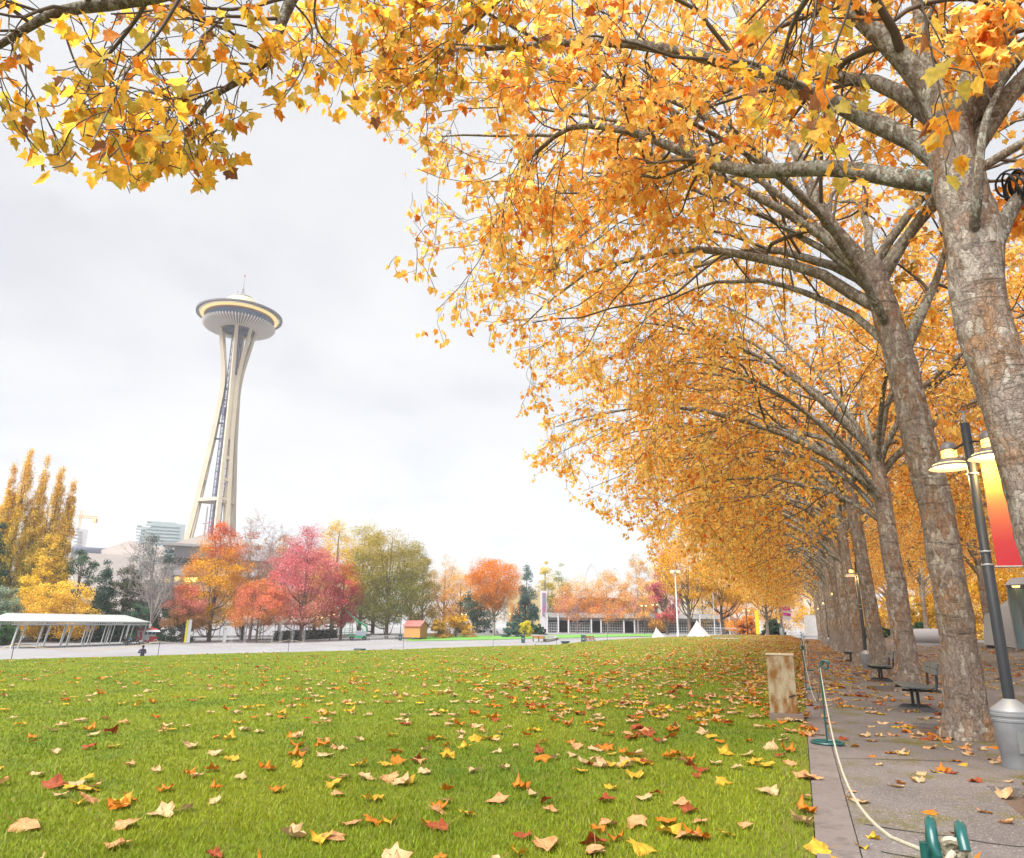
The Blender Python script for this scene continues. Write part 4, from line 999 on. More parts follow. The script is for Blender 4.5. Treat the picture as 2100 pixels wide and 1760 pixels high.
# ================================================================== OBSERVATION TOWER
def tower():
    D = 371.; zb = -12.
    c0 = pd(492, 650, D); tb = np.array([c0[0], c0[1], zb])
    o = empty('observation_tower', tb, 'tall cream observation tower with a saucer shaped top house and thin spire', 'tower')
    A = lambda y: pd(504 - .13 * (y - 565), y, D)[2] - zb
    zh, zleg, zw, zs, zr, zbo = A(650), A(676), A(790), A(905), A(1028), A(1085)
    av = math.atan2(-tb[0], -tb[1])            # heading from the tower to the viewer
    fx = np.array([math.cos(av), -math.sin(av), 0.]); 
    fwd = np.array([math.sin(av), math.cos(av), 0.]); right = -fx     # right as seen by the viewer
    Rz = lambda z: np.interp(z, [0, zbo, zr, zs, zw - 6, zw, zw + 8, zleg], [18, 10.2, 8.7, 5.7, 4.0, 3.8, 4.4, 8.1])
    Tz = lambda z: np.interp(z, [0, zbo, zr, zs, zw - 4, zw + 4, zw + 12, zleg], [2.8, 2.4, 2.1, 1.35, 1.2, 1.5, 2.1, 3.7])
    Wz = lambda z: np.interp(z, [0, zr, zs, zw, zleg], [2.1, 1.7, 1.65, 1.6, 1.35])
    zz = np.concatenate([np.linspace(0, zs, 16), np.linspace(zs, zleg, 26)[1:]])
    for k, ph in enumerate((18, 138, 258)):
        a = math.radians(ph); n_ = fwd * math.cos(a) + right * math.sin(a); t_ = -fwd * math.sin(a) + right * math.cos(a)
        for sgn in (-1, 1):
            V = []; Fs = []
            for z in zz:
                w_, dp = Wz(z) / 2, Wz(z) * .62
                c = n_ * Rz(z) + t_ * sgn * Tz(z) + np.array([0, 0, z])
                V += [c + t_ * w_ + n_ * dp, c - t_ * w_ + n_ * dp, c - t_ * w_ - n_ * dp, c + t_ * w_ - n_ * dp]
            for i in range(len(zz) - 1):
                for j in range(4): Fs.append((i * 4 + j, i * 4 + (j + 1) % 4, i * 4 + 4 + (j + 1) % 4, i * 4 + 4 + j))
            MB().add(V, Fs).build('leg', M_CREAM, o)
        # web plate where the pair of beams runs together
        V = []; Fs = []; zp = np.linspace(zs, zw + 4, 14)
        for z in zp:
            wv = max(.02, Tz(z) - .2) * (1 if z < zw + 3.5 else .4)
            c = n_ * (Rz(z) + .55) + np.array([0, 0, z])
            V += [c + t_ * wv + n_ * .2, c - t_ * wv + n_ * .2, c - t_ * wv - n_ * .5, c + t_ * wv - n_ * .5]
        for i in range(len(zp) - 1):
            for j in range(4): Fs.append((i * 4 + j, i * 4 + (j + 1) % 4, i * 4 + 4 + (j + 1) % 4, i * 4 + 4 + j))
        MB().add(V, Fs).build('web_plate', M_CREAM, o)
        for z in (zs - 9.5, zs - 20.5):
            c = n_ * Rz(z) + np.array([0, 0, z])
            MB().box(c, (2 * Tz(z) - Wz(z) + .3, 1.7, 1.3), math.atan2(t_[1], t_[0])).build('cross_beam', M_CREAM, o)
    # ring of beams low on the legs
    P6 = []
    for ph in (18, 138, 258):
        a = math.radians(ph); n_ = fwd * math.cos(a) + right * math.sin(a); t_ = -fwd * math.sin(a) + right * math.cos(a)
        P6 += [n_ * Rz(zr) - t_ * Tz(zr), n_ * Rz(zr) + t_ * Tz(zr)]
    for i in range(6):
        p, r_ = P6[i], P6[(i + 1) % 6]; d = r_ - p; ln = np.linalg.norm(d)
        MB().box((p + r_) / 2 + [0, 0, zr], (ln - 1.4, 1.5, 1.5), math.atan2(d[1], d[0])).build('ring_beam', M_CREAM, o)
    navy = mat('navy_steel', (.055, .06, .11), .6, (.07, .078, .135), .3)
    b = MB()
    hexa = [(1.7 * math.cos(math.radians(60 * i + 20)), 1.7 * math.sin(math.radians(60 * i + 20))) for i in range(6)]
    b.prism(hexa, 0, zleg + 3)
    b.build('core', navy, o)
    b = MB()
    for i in range(6):
        a = math.radians(60 * i + 20); x, y = 2.5 * math.cos(a), 2.5 * math.sin(a)
        b.tube([(x, y, 0), (x, y, zleg + 2)], .22, 4)
        x2, y2 = 2.5 * math.cos(a + math.radians(60)), 2.5 * math.sin(a + math.radians(60))
        z = 0.
        while z < zleg - 3:
            b.tube([(x, y, z), (x2, y2, z + 1.9)], .13, 3, False); b.tube([(x2, y2, z + 1.9), (x, y, z + 3.8)], .13, 3, False); z += 3.8
    b.build('core_lattice', mat('lattice_grey', (.12, .12, .20), .6, (.16, .15, .2), .5), o)
    for i in range(3):
        a = math.radians(60 + 120 * i + 18 - math.degrees(0)); n_ = fwd * math.cos(a) + right * math.sin(a)
        MB().box(n_ * 3.0 + [0, 0, (zw + zs) / 2], (1.3, 1.6, 3.8), math.atan2(n_[1], n_[0])).build('lift_car', navy, o)
    for z in (zs + 1, zs + 9, zs + 17, zw - 8, zw - 2):
        for ph in (18, 138, 258):
            a = math.radians(ph); n_ = fwd * math.cos(a) + right * math.sin(a)
            MB().box(n_ * (Rz(z) / 2 + .6) + [0, 0, z], (Rz(z) - 1.5, .8, .7), math.atan2(n_[1], n_[0])).build('tie_beam', navy, o)
    # top house
    b = MB(); b.lathe([(8.3, zh - 8.1), (9.4, zh - 8.3), (9.4, zh - 7.5), (8.3, zh - 7.4)], 64, close=True); b.build('leg_ring', M_CREAM, o, True)
    b = MB(); b.lathe([(0.1, zh - 6.4), (8.8, zh - 7.2)], 48); b.build('underside', navy, o)
    b = MB()
    for i in range(6):
        a = math.radians(60 * i); b.tube([(2.5 * math.cos(a), 2.5 * math.sin(a), zh - 7.6), (8.5 * math.cos(a), 8.5 * math.sin(a), zh - 7.8)], .35, 4)
    b.build('floor_beams', mat('floor_steel', (.09, .095, .13), .6), o)
    b = MB(); b.lathe([(9.0, zh - 7.4), (14, zh - 6.9), (17.2, zh - 5.7), (17.3, zh - 5.3), (15.6, zh - 5.2)], 96); b.build('lower_pan', mat('pan_grey', (.24, .205, .20), .6, (.20, .175, .17), .3), o, True)
    b = MB()
    for i in range(72):
        a = 2 * math.pi * i / 72; ca, sa = math.cos(a), math.sin(a); tx, ty = -sa * .17, ca * .17
        pr = [(9.2, zh - 8.0), (14, zh - 7.5), (17.4, zh - 6.3), (18.2, zh - 5.0), (17.6, zh - 5.0), (14, zh - 6.8), (9.2, zh - 7.3)]
        V = [(r_ * ca + tx, r_ * sa + ty, z) for r_, z in pr] + [(r_ * ca - tx, r_ * sa - ty, z) for r_, z in pr]; n_ = 7
        b.add(V, [tuple(range(n_)), tuple(range(2 * n_ - 1, n_ - 1, -1))] + [(i_, i_ + n_, (i_ + 1) % n_ + n_, (i_ + 1) % n_) for i_ in range(n_)])
    b.build('sunshade_fins', mat('fin_white', (.60, .57, .54), .6), o)
    b = MB(); b.lathe([(15.6, zh - 5.2), (16.4, zh - 1.9)], 96); b.build('windows', M_GLASS, o, True)
    b = MB()
    for i in range(48):
        a = 2 * math.pi * i / 48; b.tube([(15.7 * math.cos(a), 15.7 * math.sin(a), zh - 5.2), (16.5 * math.cos(a), 16.5 * math.sin(a), zh - 1.9)], .10, 3, False)
    b.build('mullions', navy, o)
    b = MB(); b.lathe([(16.2, zh - 1.9), (17.0, zh - 1.8), (17.2, zh - 1.2)], 96); b.build('sill_band', mat('bronze_band', (.28, .14, .07), .5), o, True)
    b = MB(); b.lathe([(16.4, zh - 1.5), (19.0, zh - .55)], 96); b.build('lit_soffit', mat('soffit_light', (.8, .6, .3), .5, emit=(1., .66, .22), estr=.075), o, True)
    b = MB()
    for i in range(60):
        a = 2 * math.pi * (i + .5) / 60; ca, sa = math.cos(a), math.sin(a)
        b.tube([(16.6 * ca, 16.6 * sa, zh - 1.35), (20.2 * ca, 20.2 * sa, zh - .05)], .09, 3, False)
    b.build('halo_spokes', mat('spoke_grey', (.28, .26, .27), .5), o)
    b = MB(); b.lathe([(19.6, zh - .35), (21.0, zh - .3), (21.1, zh + .5), (19.7, zh + .45)], 96, close=True); b.build('halo', mat('halo_grey', (.13, .115, .12), .5, (.11, .10, .11), .3), o, True)
    b = MB(); b.lathe([(19.2, zh - .45), (18.2, zh + .6), (10.2, zh + 2.6)], 96); b.build('roof', M_CREAM, o, True)
    b = MB(); b.lathe([(18.9, zh - .3), (18.9, zh + 1.3), (18.7, zh + 1.3), (18.7, zh - .3)], 96); b.build('parapet', mat('parapet_grey', (.24, .23, .25), .4), o, True)
    b = MB(); b.lathe([(10.4, zh + 2.0), (9.9, zh + 5.0), (8.8, zh + 7.2), (6.6, zh + 9.2), (5.3, zh + 9.8)], 64); b.build('dome', mat('dome_cream', (.44, .38, .25), .5), o, True)
    b = MB(); b.lathe([(5.4, zh + 9.7), (5.6, zh + 10.1), (5.4, zh + 10.5), (0.1, zh + 10.6)], 48); b.build('top_deck', M_CONC, o, True)
    b = MB()
    for i in range(7):
        a = .9 * i; b.tube([(4.4 * math.cos(a), 4.4 * math.sin(a), zh + 10.4), (4.4 * math.cos(a), 4.4 * math.sin(a), zh + 10.6 + .5 + .8 * (i % 3))], .2, 4)
    b.build('aerials', M_STEEL, o)
    b = MB(); zt = A(565)
    for i in range(3):
        a = 2.1 * i; b.tube([(1.5 * math.cos(a), 1.5 * math.sin(a), zh + 10.4), (.25 * math.cos(a), .25 * math.sin(a), zt - 7)], [.22, .12], 4)
    for k in range(6):
        t = k / 6; rr_ = 1.5 - 1.25 * t; zk = zh + 10.5 + (zt - 7 - zh - 10.5) * t
        b.torus((0, 0, zk), rr_, .09, 12, 4)
    b.tube([(0, 0, zt - 8), (0, 0, zt - .6)], [.3, .10], 6)
    b.build('spire', mat('spire_grey', (.30, .27, .28), .5), o)
    MB().sphere((0, 0, zt - .4), .45).build('beacon', M_RED, o, True)
tower()

# ================================================================== BUILDINGS
def frame_at(X, D):
    """origin on the ground at image column X, axes: right, up, away from the viewer"""
    o = G(X, D); a = azpx(X)
    return o, np.array([math.cos(a), -math.sin(a), 0]), np.array([math.sin(a), math.cos(a), 0]), -a
def pxbox(b, X0, X1, Y0, Y1, D, depth, dz=0.):
    """a box whose front face spans the given view rectangle at distance D"""
    Xm = (X0 + X1) / 2; a = azpx(Xm)
    p0, p1 = pd(X0, Y1, D), pd(X1, Y1, D); top = pd(Xm, Y0, D)[2]; bot = pd(Xm, Y1, D)[2] - dz
    rgt = np.array([math.cos(a), -math.sin(a), 0]); away = np.array([math.sin(a), math.cos(a), 0])
    wd = abs((p1 - p0) @ rgt); c = pd(Xm, Y1, D)
    c = np.array([c[0], c[1], (top + bot) / 2]) + away * depth / 2
    b.box(c, (wd, depth, top - bot), -a); return b
M_BEIGE = mat('beige_wall', (0.470, 0.421, 0.401), .8, (0.410, 0.371, 0.352), .12)
M_PANEL = mat('white_panel', (0.394, 0.386, 0.409), .7, (0.331, 0.322, 0.346), .2)
M_LIT = mat('lit_window', (.8, .6, .2), .5, emit=(1., .72, .18), estr=.12)
M_BRICK = mat('red_brick', (.24, .075, .06), .85, (.18, .06, .05), .6)
O0 = (0, 0, 0)
o = empty('theatre_building', O0, 'long pale theatre building with dark window bands and beige roof volumes', 'building')
pxbox(MB(), 335, 660, 1126, 1330, 222, 30).build('wall', M_PANEL, o)
pxbox(MB(), 128, 337, 1137, 1330, 226, 30).build('wall', M_BEIGE, o)
for x0, x1, y0, y1 in ((337, 560, 1147, 1160), (337, 560, 1182, 1195), (337, 640, 1214, 1226), (337, 640, 1248, 1262)):
    pxbox(MB(), x0, x1, y0, y1, 221.4, 2).build('window_band', M_DARKIN, o)
for x0 in (337, 357, 378, 392): pxbox(MB(), x0, x0 + 13, 1184, 1194, 221.2, .5).build('lit_window', M_LIT, o)
for x0 in (350, 375): pxbox(MB(), x0, x0 + 12, 1250, 1260, 221.2, .5).build('lit_window', M_LIT, o)
pxbox(MB(), 334, 480, 1116, 1121, 219, 8).build('roof_edge', M_CONC, o)
def pxprism(b, pts, D, depth):
    Xm = sum(p[0] for p in pts) / len(pts); a = azpx(Xm); away = np.array([math.sin(a), math.cos(a), 0])
    V = [pd(x, y, D) for x, y in pts]; n = len(V)
    b.add(V + [v + away * depth for v in V], [tuple(range(n)), tuple(range(2 * n - 1, n - 1, -1))] + [(i, i + n, (i + 1) % n + n, (i + 1) % n) for i in range(n)]); return b
pxprism(MB(), [(208, 1150), (208, 1128), (268, 1108), (290, 1116), (338, 1122), (338, 1150)], 236, 26).build('fly_tower', M_BEIGE, o)
pxprism(MB(), [(352, 1128), (362, 1112), (422, 1095), (470, 1099), (540, 1118), (540, 1130)], 240, 30).build('roof', mat('tan_roof', (0.364, 0.322, 0.287), .8, (0.322, 0.280, 0.252), .2), o)
b = MB(); p = pd(418, 1100, 238); b.tube([p, p + [0, 0, 9]], .25, 5); b.tube([p + [-.8, 0, 4], p + [.8, 0, 4]], .25, 4); b.build('roof_mast', M_STEEL, o)
def slab_tower(label, blocks, D, mt, mw):
    o = empty('apartment_tower', O0, label, 'building')
    for x0, x1, y0, y1, nf in blocks:
        pxbox(MB(), x0, x1, y0, y1, D, 22).build('wall', mt, o)
        b = MB(); 
        for k in range(nf):
            yy = y0 + 4 + (y1 - y0 - 6) * k / nf; pxbox(b, x0 + 1.5, x1 - 1.5, yy, yy + (y1 - y0) / nf * .42, D - .6, 1)
        b.build('window_rows', mw, o)
        b = MB(); pxbox(b, x0 + 4, x1 - 6, y0 - 3, y0 - .3, D + 6, 8); b.build('plant_room', mt, o)
slab_tower('pale green white apartment tower rising behind the blue grey cedar', [(297, 369, 1073, 1170, 13), (277, 297, 1080, 1170, 13)], 620, mat('tower_white', (0.277, 0.325, 0.325), .7), mat('tower_glass', (0.253, 0.312, 0.337), .5))
slab_tower('unfinished narrow tower below the yellow tower crane', [(150, 169, 1085, 1160, 10)], 760, mat('raw_concrete', (.42, .40, .41), .8), mat('open_floor', (.24, .23, .26), .7))
o = empty('office_block', O0, 'low blue grey office block between the poplars and the theatre', 'building')
pxbox(MB(), 140, 212, 1122, 1170, 540, 20).build('wall', mat('slate_wall', (.17, .18, .25), .6, (.22, .23, .3), .1), o)
b = MB()
for k in range(12): pxbox(b, 142 + k * 5.8, 145.5 + k * 5.8, 1125, 1132, 539, 1)
b.build('window_rows', mat('office_glass', (.10, .11, .16), .3), o)
o = empty('tower_crane', O0, 'yellow tower crane with long jib over the unfinished tower', 'crane')
b = MB(); p, t_ = pd(159, 1100, 770), pd(160, 1046, 770)
for dx in (-.9, .9): b.tube([p + [dx, 0, 0], np.array([p[0] + dx, p[1], t_[2]])], .35, 4)
k_ = 0; z = p[2]
while z < t_[2] - 4: b.tube([(p[0] - .9, p[1], z), (p[0] + .9, p[1], z + 2)], .25, 3); z += 2
M_CRANE = mat('crane_yellow', (.60, .38, .14), .6)
b.build('mast', M_CRANE, o)
b = MB(); j0, j1, jt = pd(149, 1061, 770), pd(201, 1064, 770), pd(160, 1046, 770)
for dz in (0, 2.2): b.tube([j0 + [0, 0, dz], j1 + [0, 0, dz]], .4, 4)
b.tube([jt, j1 + [-6, 0, 2]], .2, 3); b.tube([jt, j0 + [0, 0, 2]], .2, 3)
for k in range(18):
    t = k / 18; q0 = j0 + (j1 - j0) * t; q1 = j0 + (j1 - j0) * (t + .055); b.tube([q0 + [0, 0, 2.2 * (k % 2)], q1 + [0, 0, 2.2 * ((k + 1) % 2)]], .22, 3)
b.build('jib', M_CRANE, o)
MB().box(pd(195, 1068, 770), (3, 3, 4)).build('trolley', M_CRANE, o)

def canopy(name, label, XA, DA, XB, DB, n, h, rh, wid, lean, mt, posts=True, hip=3.):
    a, c = G(XA, DA), G(XB, DB); d = (c - a); d[2] = 0; Ln = np.linalg.norm(d); d /= Ln; w_ = np.array([-d[1], d[0], 0]) * 1.
    if w_ @ np.array([math.sin(azpx(XA)), math.cos(azpx(XA)), 0]) < 0: w_ = -w_
    o = empty(name, O0, label, 'canopy')
    za = (a[2], c[2])
    Z = lambda t: za[0] + (za[1] - za[0]) * t
    q = lambda t, v, z: a + d * (Ln * t) + w_ * v - [0, 0, a[2]] + [0, 0, Z(t) + z]
    hf = hip / Ln
    b = MB(); V = [q(-.01, -.3, h), q(1.01, -.3, h), q(1.01, wid + .3, h), q(-.01, wid + .3, h), q(hf * .3, wid / 2, h + rh), q(1 - hf, wid / 2, h + rh)]
    b.add(V, [(0, 1, 5, 4), (1, 2, 5), (2, 3, 4, 5), (3, 0, 4)]); b.build('roof', mt, o)
    b = MB()
    for v in (-.3, wid + .3):
        for z0, z1 in ((h - .55, h - .42), (h - .14, h - .01)):
            V = [q(-.01, v, z0), q(1.01, v, z0), q(1.01, v, z1), q(-.01, v, z1)]; b.add(V + [p_ + w_ * .08 for p_ in V], [(0, 1, 2, 3), (7, 6, 5, 4), (0, 4, 5, 1), (3, 2, 6, 7)])
        for k in range(int(Ln / .45)):
            t = (k + .3) * .45 / Ln; b.tube([q(t, v + .04, h - .45), q(t + .12 / Ln, v + .04, h - .12)], .07, 4)
    b.build('eave_truss', M_WHITE, o)
    if posts:
        for k in range(n):
            for dt in (0, 1.15 / Ln):
                for v in (0, wid):
                    t = .012 + k * .965 / (n - 1 + .0) * .985 + dt
                    MB().tube([q(t, v, -.5), q(t + lean / Ln, v, h - .4)], .085, 6).build('post', M_WHITE, o)
    return o
canopy('white_canopy', 'long white canopy on slanted paired posts at the left of the plaza', 26, 121, 303, 140, 7, 3.55, 1.05, 4.2, .75, mat('canopy_roof', (.335, .35, .348), .6, (.29, .305, .305), 1.))
canopy('glazed_canopy', 'greenish glazed walkway canopy running behind the maple trunks', 492, 158, 725, 196, 8, 3.3, 1.3, 5., 0, mat('glazed_roof', (.30, .33, .30), .5, (.42, .44, .42), 2.), True, 4.)
o = empty('hedge', O0, 'dark clipped hedge along the glazed canopy', 'hedge')
r_ = np.random.default_rng(8); a, c = G(565, 156), G(690, 168); pp = a + (c - a) * r_.random((9000, 1)) + np.column_stack([r_.normal(0, .35, 9000), r_.normal(0, .35, 9000), r_.uniform(0, 1.8, 9000)])
link('foliage', leaf_mesh('foliage', r_, pp, r_.normal(size=(9000, 3)), r_.uniform(.15, .35, 9000), pick_cols(r_, 9000, [((.02, .03, .02), .6), ((.05, .04, .02), .3)]), M_FOL, QV, QT), o)

# long pavilion with grid windows
o = empty('pavilion', O0, 'long low concrete pavilion with dark bays and white grid windows', 'building')
PDn = 186.
pxbox(MB(), 1112, 1502, 1258, 1268, PDn - 1.5, 16).build('parapet', M_CONC, o)
pxbox(MB(), 1112, 1502, 1268, 1274, PDn - .2, 14).build('lintel', mat('pale_lintel', (0.322, 0.322, 0.336), .8), o)
pxbox(MB(), 1116, 1500, 1274, 1304, PDn + 6, 4).build('back_wall', M_DARKIN, o)
xs_ = [1122, 1145, 1166, 1213, 1233, 1280, 1302, 1349, 1370, 1417, 1437, 1480, 1498]
for x0 in xs_: pxbox(MB(), x0 - 1.6, x0 + 1.6, 1260, 1306, PDn - .9, .7).build('column', M_PANEL, o)
for x0, x1 in ((1124, 1143), (1168, 1211), (1235, 1278), (1304, 1347), (1372, 1415), (1439, 1478)):
    b = MB(); nx = max(3, int((x1 - x0) / 5.2))
    for k in range(nx + 1): xx = x0 + 2 + (x1 - x0 - 4) * k / nx; pxbox(b, xx - .38, xx + .38, 1276, 1303, PDn + 1, .12)
    for yy in (1277, 1282, 1287.5, 1293, 1298): pxbox(b, x0 + 1, x1 - 1, yy - .4, yy + .4, PDn + .85, .12)
    b.build('window_grid', M_WHITE, o); pxbox(MB(), x0, x1, 1275, 1304, PDn + 1.3, .2).build('pane', M_GLASS if False else mat('bay_glass', (.05, .055, .075), .2), o)
b = MB()
for k in range(64): xx = 1118 + k * 6; pxbox(b, xx - .25, xx + .25, 1249, 1258, PDn - 1.2, .1)
pxbox(b, 1116, 1500, 1248.6, 1249.4, PDn - 1.2, .12); b.build('roof_railing', M_STEEL, o)
o = empty('brick_building', O0, 'red brick building with a white window band above the pavilion', 'building')
pxbox(MB(), 1138, 1345, 1226, 1300, 236, 20).build('wall', M_BRICK, o); pxbox(MB(), 1170, 1260, 1236, 1246, 235.5, 1).build('window_band', M_DARKIN, o)
pxbox(MB(), 1128, 1352, 1221, 1226, 235, 22).build('roof', M_PANEL, o)
o = empty('exhibition_building', O0, 'pale yellow exhibition building with a colourful vertical poster', 'building')
pxbox(MB(), 1040, 1112, 1213, 1290, 192, 14).build('wall', mat('yellow_wall', (.32, .25, .13), .7), o)
pxbox(MB(), 1108, 1122, 1212, 1290, 190, 6).build('end_wall', M_PANEL, o)
pxbox(MB(), 1112, 1119, 1216, 1262, 189.7, .2).build('poster', mat('poster', (.12, .13, .18), .5, (.24, .06, .14), .5, .3), o)
for x0 in (1046, 1060): pxbox(MB(), x0, x0 + 5, 1236, 1288, 191, .6).build('orange_column', mat('orange_paint', (.36, .14, .03), .6), o)
for x0, x1, y0, lb in ((1189, 1236, 1156, 'left one of two slender white pointed arches far behind the trees'), (1238, 1281, 1164, 'right one of two slender white pointed arches, the lower one')):
    o = empty('lattice_arch', O0, lb, 'arch'); b = MB(); ribs = []
    D = 330; xm = (x0 + x1) / 2
    for t in np.linspace(0, 1, 15):
        ribs.append((x0 + (x1 - x0) * t, y0 + (1 - math.sin(math.pi * t) ** .72) * 90))
    for off in (0, 4.5):
        P_ = [pd(xm + (x - xm) * (1 - off / 26), y + off, D) for x, y in ribs]; b.tube(P_, .32, 5)
    for i in range(14): b.tube([pd(ribs[i][0], ribs[i][1], D), pd(xm + (ribs[i + 1][0] - xm) * (1 - 4.5 / 26), ribs[i + 1][1] + 4.5, D)], .16, 4)
    b.build('lattice', M_WHITE, o)
# white hall at the right end of the promenade
o = empty('white_hall', O0, 'white hall with sloping roof beyond the promenade at the right edge', 'building')
pxprism(MB(), [(2018, 1322), (2018, 1263), (2070, 1228), (2150, 1205), (2230, 1200), (2230, 1345)], 52, 14).build('wall', mat('hall_white', (0.310, 0.301, 0.292), .7, (0.267, 0.258, 0.254), .4), o)
pxprism(MB(), [(2060, 1200), (2072, 1186), (2230, 1172), (2230, 1192)], 44, 6).build('canopy_roof', M_PANEL, o)
pxbox(MB(), 2086, 2130, 1208, 1330, 47, .3).build('shop_window', mat('shop_glass', (.20, .30, .36), .15), o)
for x0 in (2084, 2104): pxbox(MB(), x0, x0 + 3, 1204, 1335, 46.6, .3).build('window_post', M_STEEL, o)
pxbox(MB(), 2066, 2092, 1199, 1201.5, 45, 2).build('strip_light', M_GLOW, o)
o = empty('low_wall', O0, 'low rounded white wall beyond the promenade trunks', 'wall')
b = MB(); a, c = pd(1860, 1316, 66), pd(1945, 1318, 62); b.tube([a + (c - a) * t + [0, 0, .35] for t in np.linspace(0, 1, 6)], .62, 12); b.build('coping', mat('wall_white', (.30, .295, .31), .7), o, True)
b = MB(); b.box((a + c) / 2 - [0, 0, .1], (np.linalg.norm(c - a), .9, .9), math.atan2((c - a)[1], (c - a)[0])); b.build('wall', M_PANEL, o)
pxb = empty('pale_wall', O0, 'bright pale wall glimpsed behind the farthest trunks of the avenue', 'wall')
pxbox(MB(), 1652, 1684, 1262, 1306, 140, 1).build('panel', M_FABRIC, pxb); pxbox(MB(), 1650, 1690, 1304, 1309, 139.6, 1.6).build('plinth', M_CONC, pxb)

# ================================================================== STREET FURNITURE
def rotz(v, a): return np.array([v[0] * math.cos(a) - v[1] * math.sin(a), v[0] * math.sin(a) + v[1] * math.cos(a), v[2]])
def lamp_post(pos, label, group, h=4.1, barrel=True, light=0., flip=1):
    o = empty('lamp_post', pos, label, 'street lamp', group)
    MB().lathe([(.062, .55), (.064, 2.3), (.055, 2.32), (.055, h), (.0, h + .01)], 16).build('pole', M_DKGREY, o, True)
    for z in (2.28, 2.44, 3.42): MB().lathe([(.066, z), (.07, z + .005), (.07, z + .02), (.066, z + .025)], 16).build('pole_band', M_STEEL, o, True)
    MB().tube([(0, 0, h), (0, 0, h + .16)], .012, 6).tube([(-.05, 0, h + .16), (.05, 0, h + .16)], .012, 6).build('finial', M_STEEL, o, True)
    if barrel:
        b = MB(); b.lathe([(.165, 0), (.175, .04), (.175, .16), (.182, .17), (.205, .50), (.212, .505), (.213, .53), (.208, .535), (.21, .56), (.218, .565), (.218, .59), (.21, .595), (.214, .62), (.21, .63), (.075, .74), (.062, .75)], 32)
        q_ = b.build('base_barrel', M_STEEL, o, True)
        V = []
        for z, r_ in ((.18, .19), (.42, .206)):
            for k in range(7):
                a = math.radians(-118 + k * 9) ; V.append(((r_ + .004) * math.cos(a), (r_ + .004) * math.sin(a), z))
        MB().add(V, [(k, k + 1, k + 8, k + 7) for k in range(6)]).build('access_plate', mat('plate_grey', (.17, .18, .18), .5), q_)
    dirs = (LDIR * .17 + SDIR * .24, -LDIR * .17 - SDIR * .24)
    for d in dirs:
        d = d * 1.05; top = 3.98 - .06
        s = MB()
        c = np.array([d[0], d[1], 0])
        s.tube([(0, 0, top - .06), c * .8 + [0, 0, top - .12]], .015, 6)
        s.build('arm', M_DKGREY, o)
        s = MB(); s.lathe([(.0, 3.93), (.06, 3.915), (.095, 3.87), (.098, 3.82), (.09, 3.815)], 24, c); s.lathe([(.095, 3.70), (.25, 3.585), (.262, 3.57), (.25, 3.575), (.09, 3.69)], 32, c, True)
        sh = s.build('lamp_shade', mat('shade_grey', (.13, .12, .13), .45) if 'shade_grey' not in bpy.data.materials else bpy.data.materials['shade_grey'], o, True)
        s = MB()
        for z in (3.72, 3.745, 3.77, 3.795): s.lathe([(.075, z), (.095, z + .004), (.095, z + .01), (.075, z + .014)], 24, c, True)
        s.build('louvre', M_WARM, sh)
        s = MB(); s.lathe([(.0, 3.62), (.10, 3.60), (.20, 3.605), (.21, 3.625)], 24, c); s.lathe([(.055, 3.62), (.055, 3.82)], 12, c); s.build('bulb', M_GLOW, sh)
        if light:
            ld = bpy.data.lights.new('lamp_light', 'POINT'); ld.energy = light; ld.color = (1, .70, .28); ld.shadow_soft_size = .1
            lo = bpy.data.objects.new('lamp_light', ld); col.objects.link(lo); lo.parent = o; lo.location = (c[0], c[1], 3.5)
    return o
LG = 'lamp posts along the plane tree row'
for i, (l, s) in enumerate([(2.22, 10.45), (2.3, 31.9), (2.4, 53), (2.4, 73.5), (2.4, 94)]):
    lamp_post(PG(l, s), ['nearest lit lamp post with galvanised base barrel and red yellow banner', 'second lit lamp post in the row, barrel base by the fourth trunk', 'third lit lamp post seen between trunks of the row', 'fourth lit lamp post between the far trunks', 'farthest lit lamp post at the end of the trunk row'][i], LG, light=(6, 7, 0, 0, 0)[i])
# banner on the nearest lamp
bp_ = PG(2.22, 10.45); rg = -LDIR
mb = bpy.data.materials.new('banner_print'); mb.use_nodes = True
n_, l_ = mb.node_tree.nodes, mb.node_tree.links
t_ = n_.new('ShaderNodeTexCoord'); sx = n_.new('ShaderNodeSeparateXYZ'); l_.new(t_.outputs['Generated'], sx.inputs[0])
rp_ = n_.new('ShaderNodeValToRGB'); l_.new(sx.outputs[2], rp_.inputs[0]); ee = rp_.color_ramp.elements
ee[0].position = .0; ee[0].color = (.36, .008, .02, 1); ee[1].position = 1; ee[1].color = (.42, .28, .05, 1)
for ps, c_ in ((.22, (.36, .02, .024, 1)), (.55, (.38, .11, .04, 1))): q_ = ee.new(ps); q_.color = c_
l_.new(rp_.outputs[0], n_['Principled BSDF'].inputs['Base Color']); n_['Principled BSDF'].inputs['Roughness'].default_value = .7
o = empty('banner', bp_, 'vertical banner fading from yellow to red on the nearest lamp post', 'banner')
V = []; Fs = []
for i in range(9):
    for j in range(5):
        z = 2.28 + 1.32 * i / 8; x = .10 + .64 * j / 4; V.append(rg * x + SDIR * (.015 * math.sin(i * .7 + j * .9)) + [0, 0, z])
for i in range(8):
    for j in range(4): Fs.append((i * 5 + j, i * 5 + j + 1, i * 5 + 6 + j, i * 5 + 5 + j))
V = np.array(V); bk = V + SDIR * .004; nn = len(V)
ob = MB().add(np.vstack([V, bk]), Fs + [tuple(i + nn for i in f[::-1]) for f in Fs]).build('cloth', mb, o, True)
b = MB()
for z in (2.27, 3.61): b.tube([rg * .05 + [0, 0, z], rg * .74 + [0, 0, z]], .012, 8)
b.build('rods', M_STEEL, o)

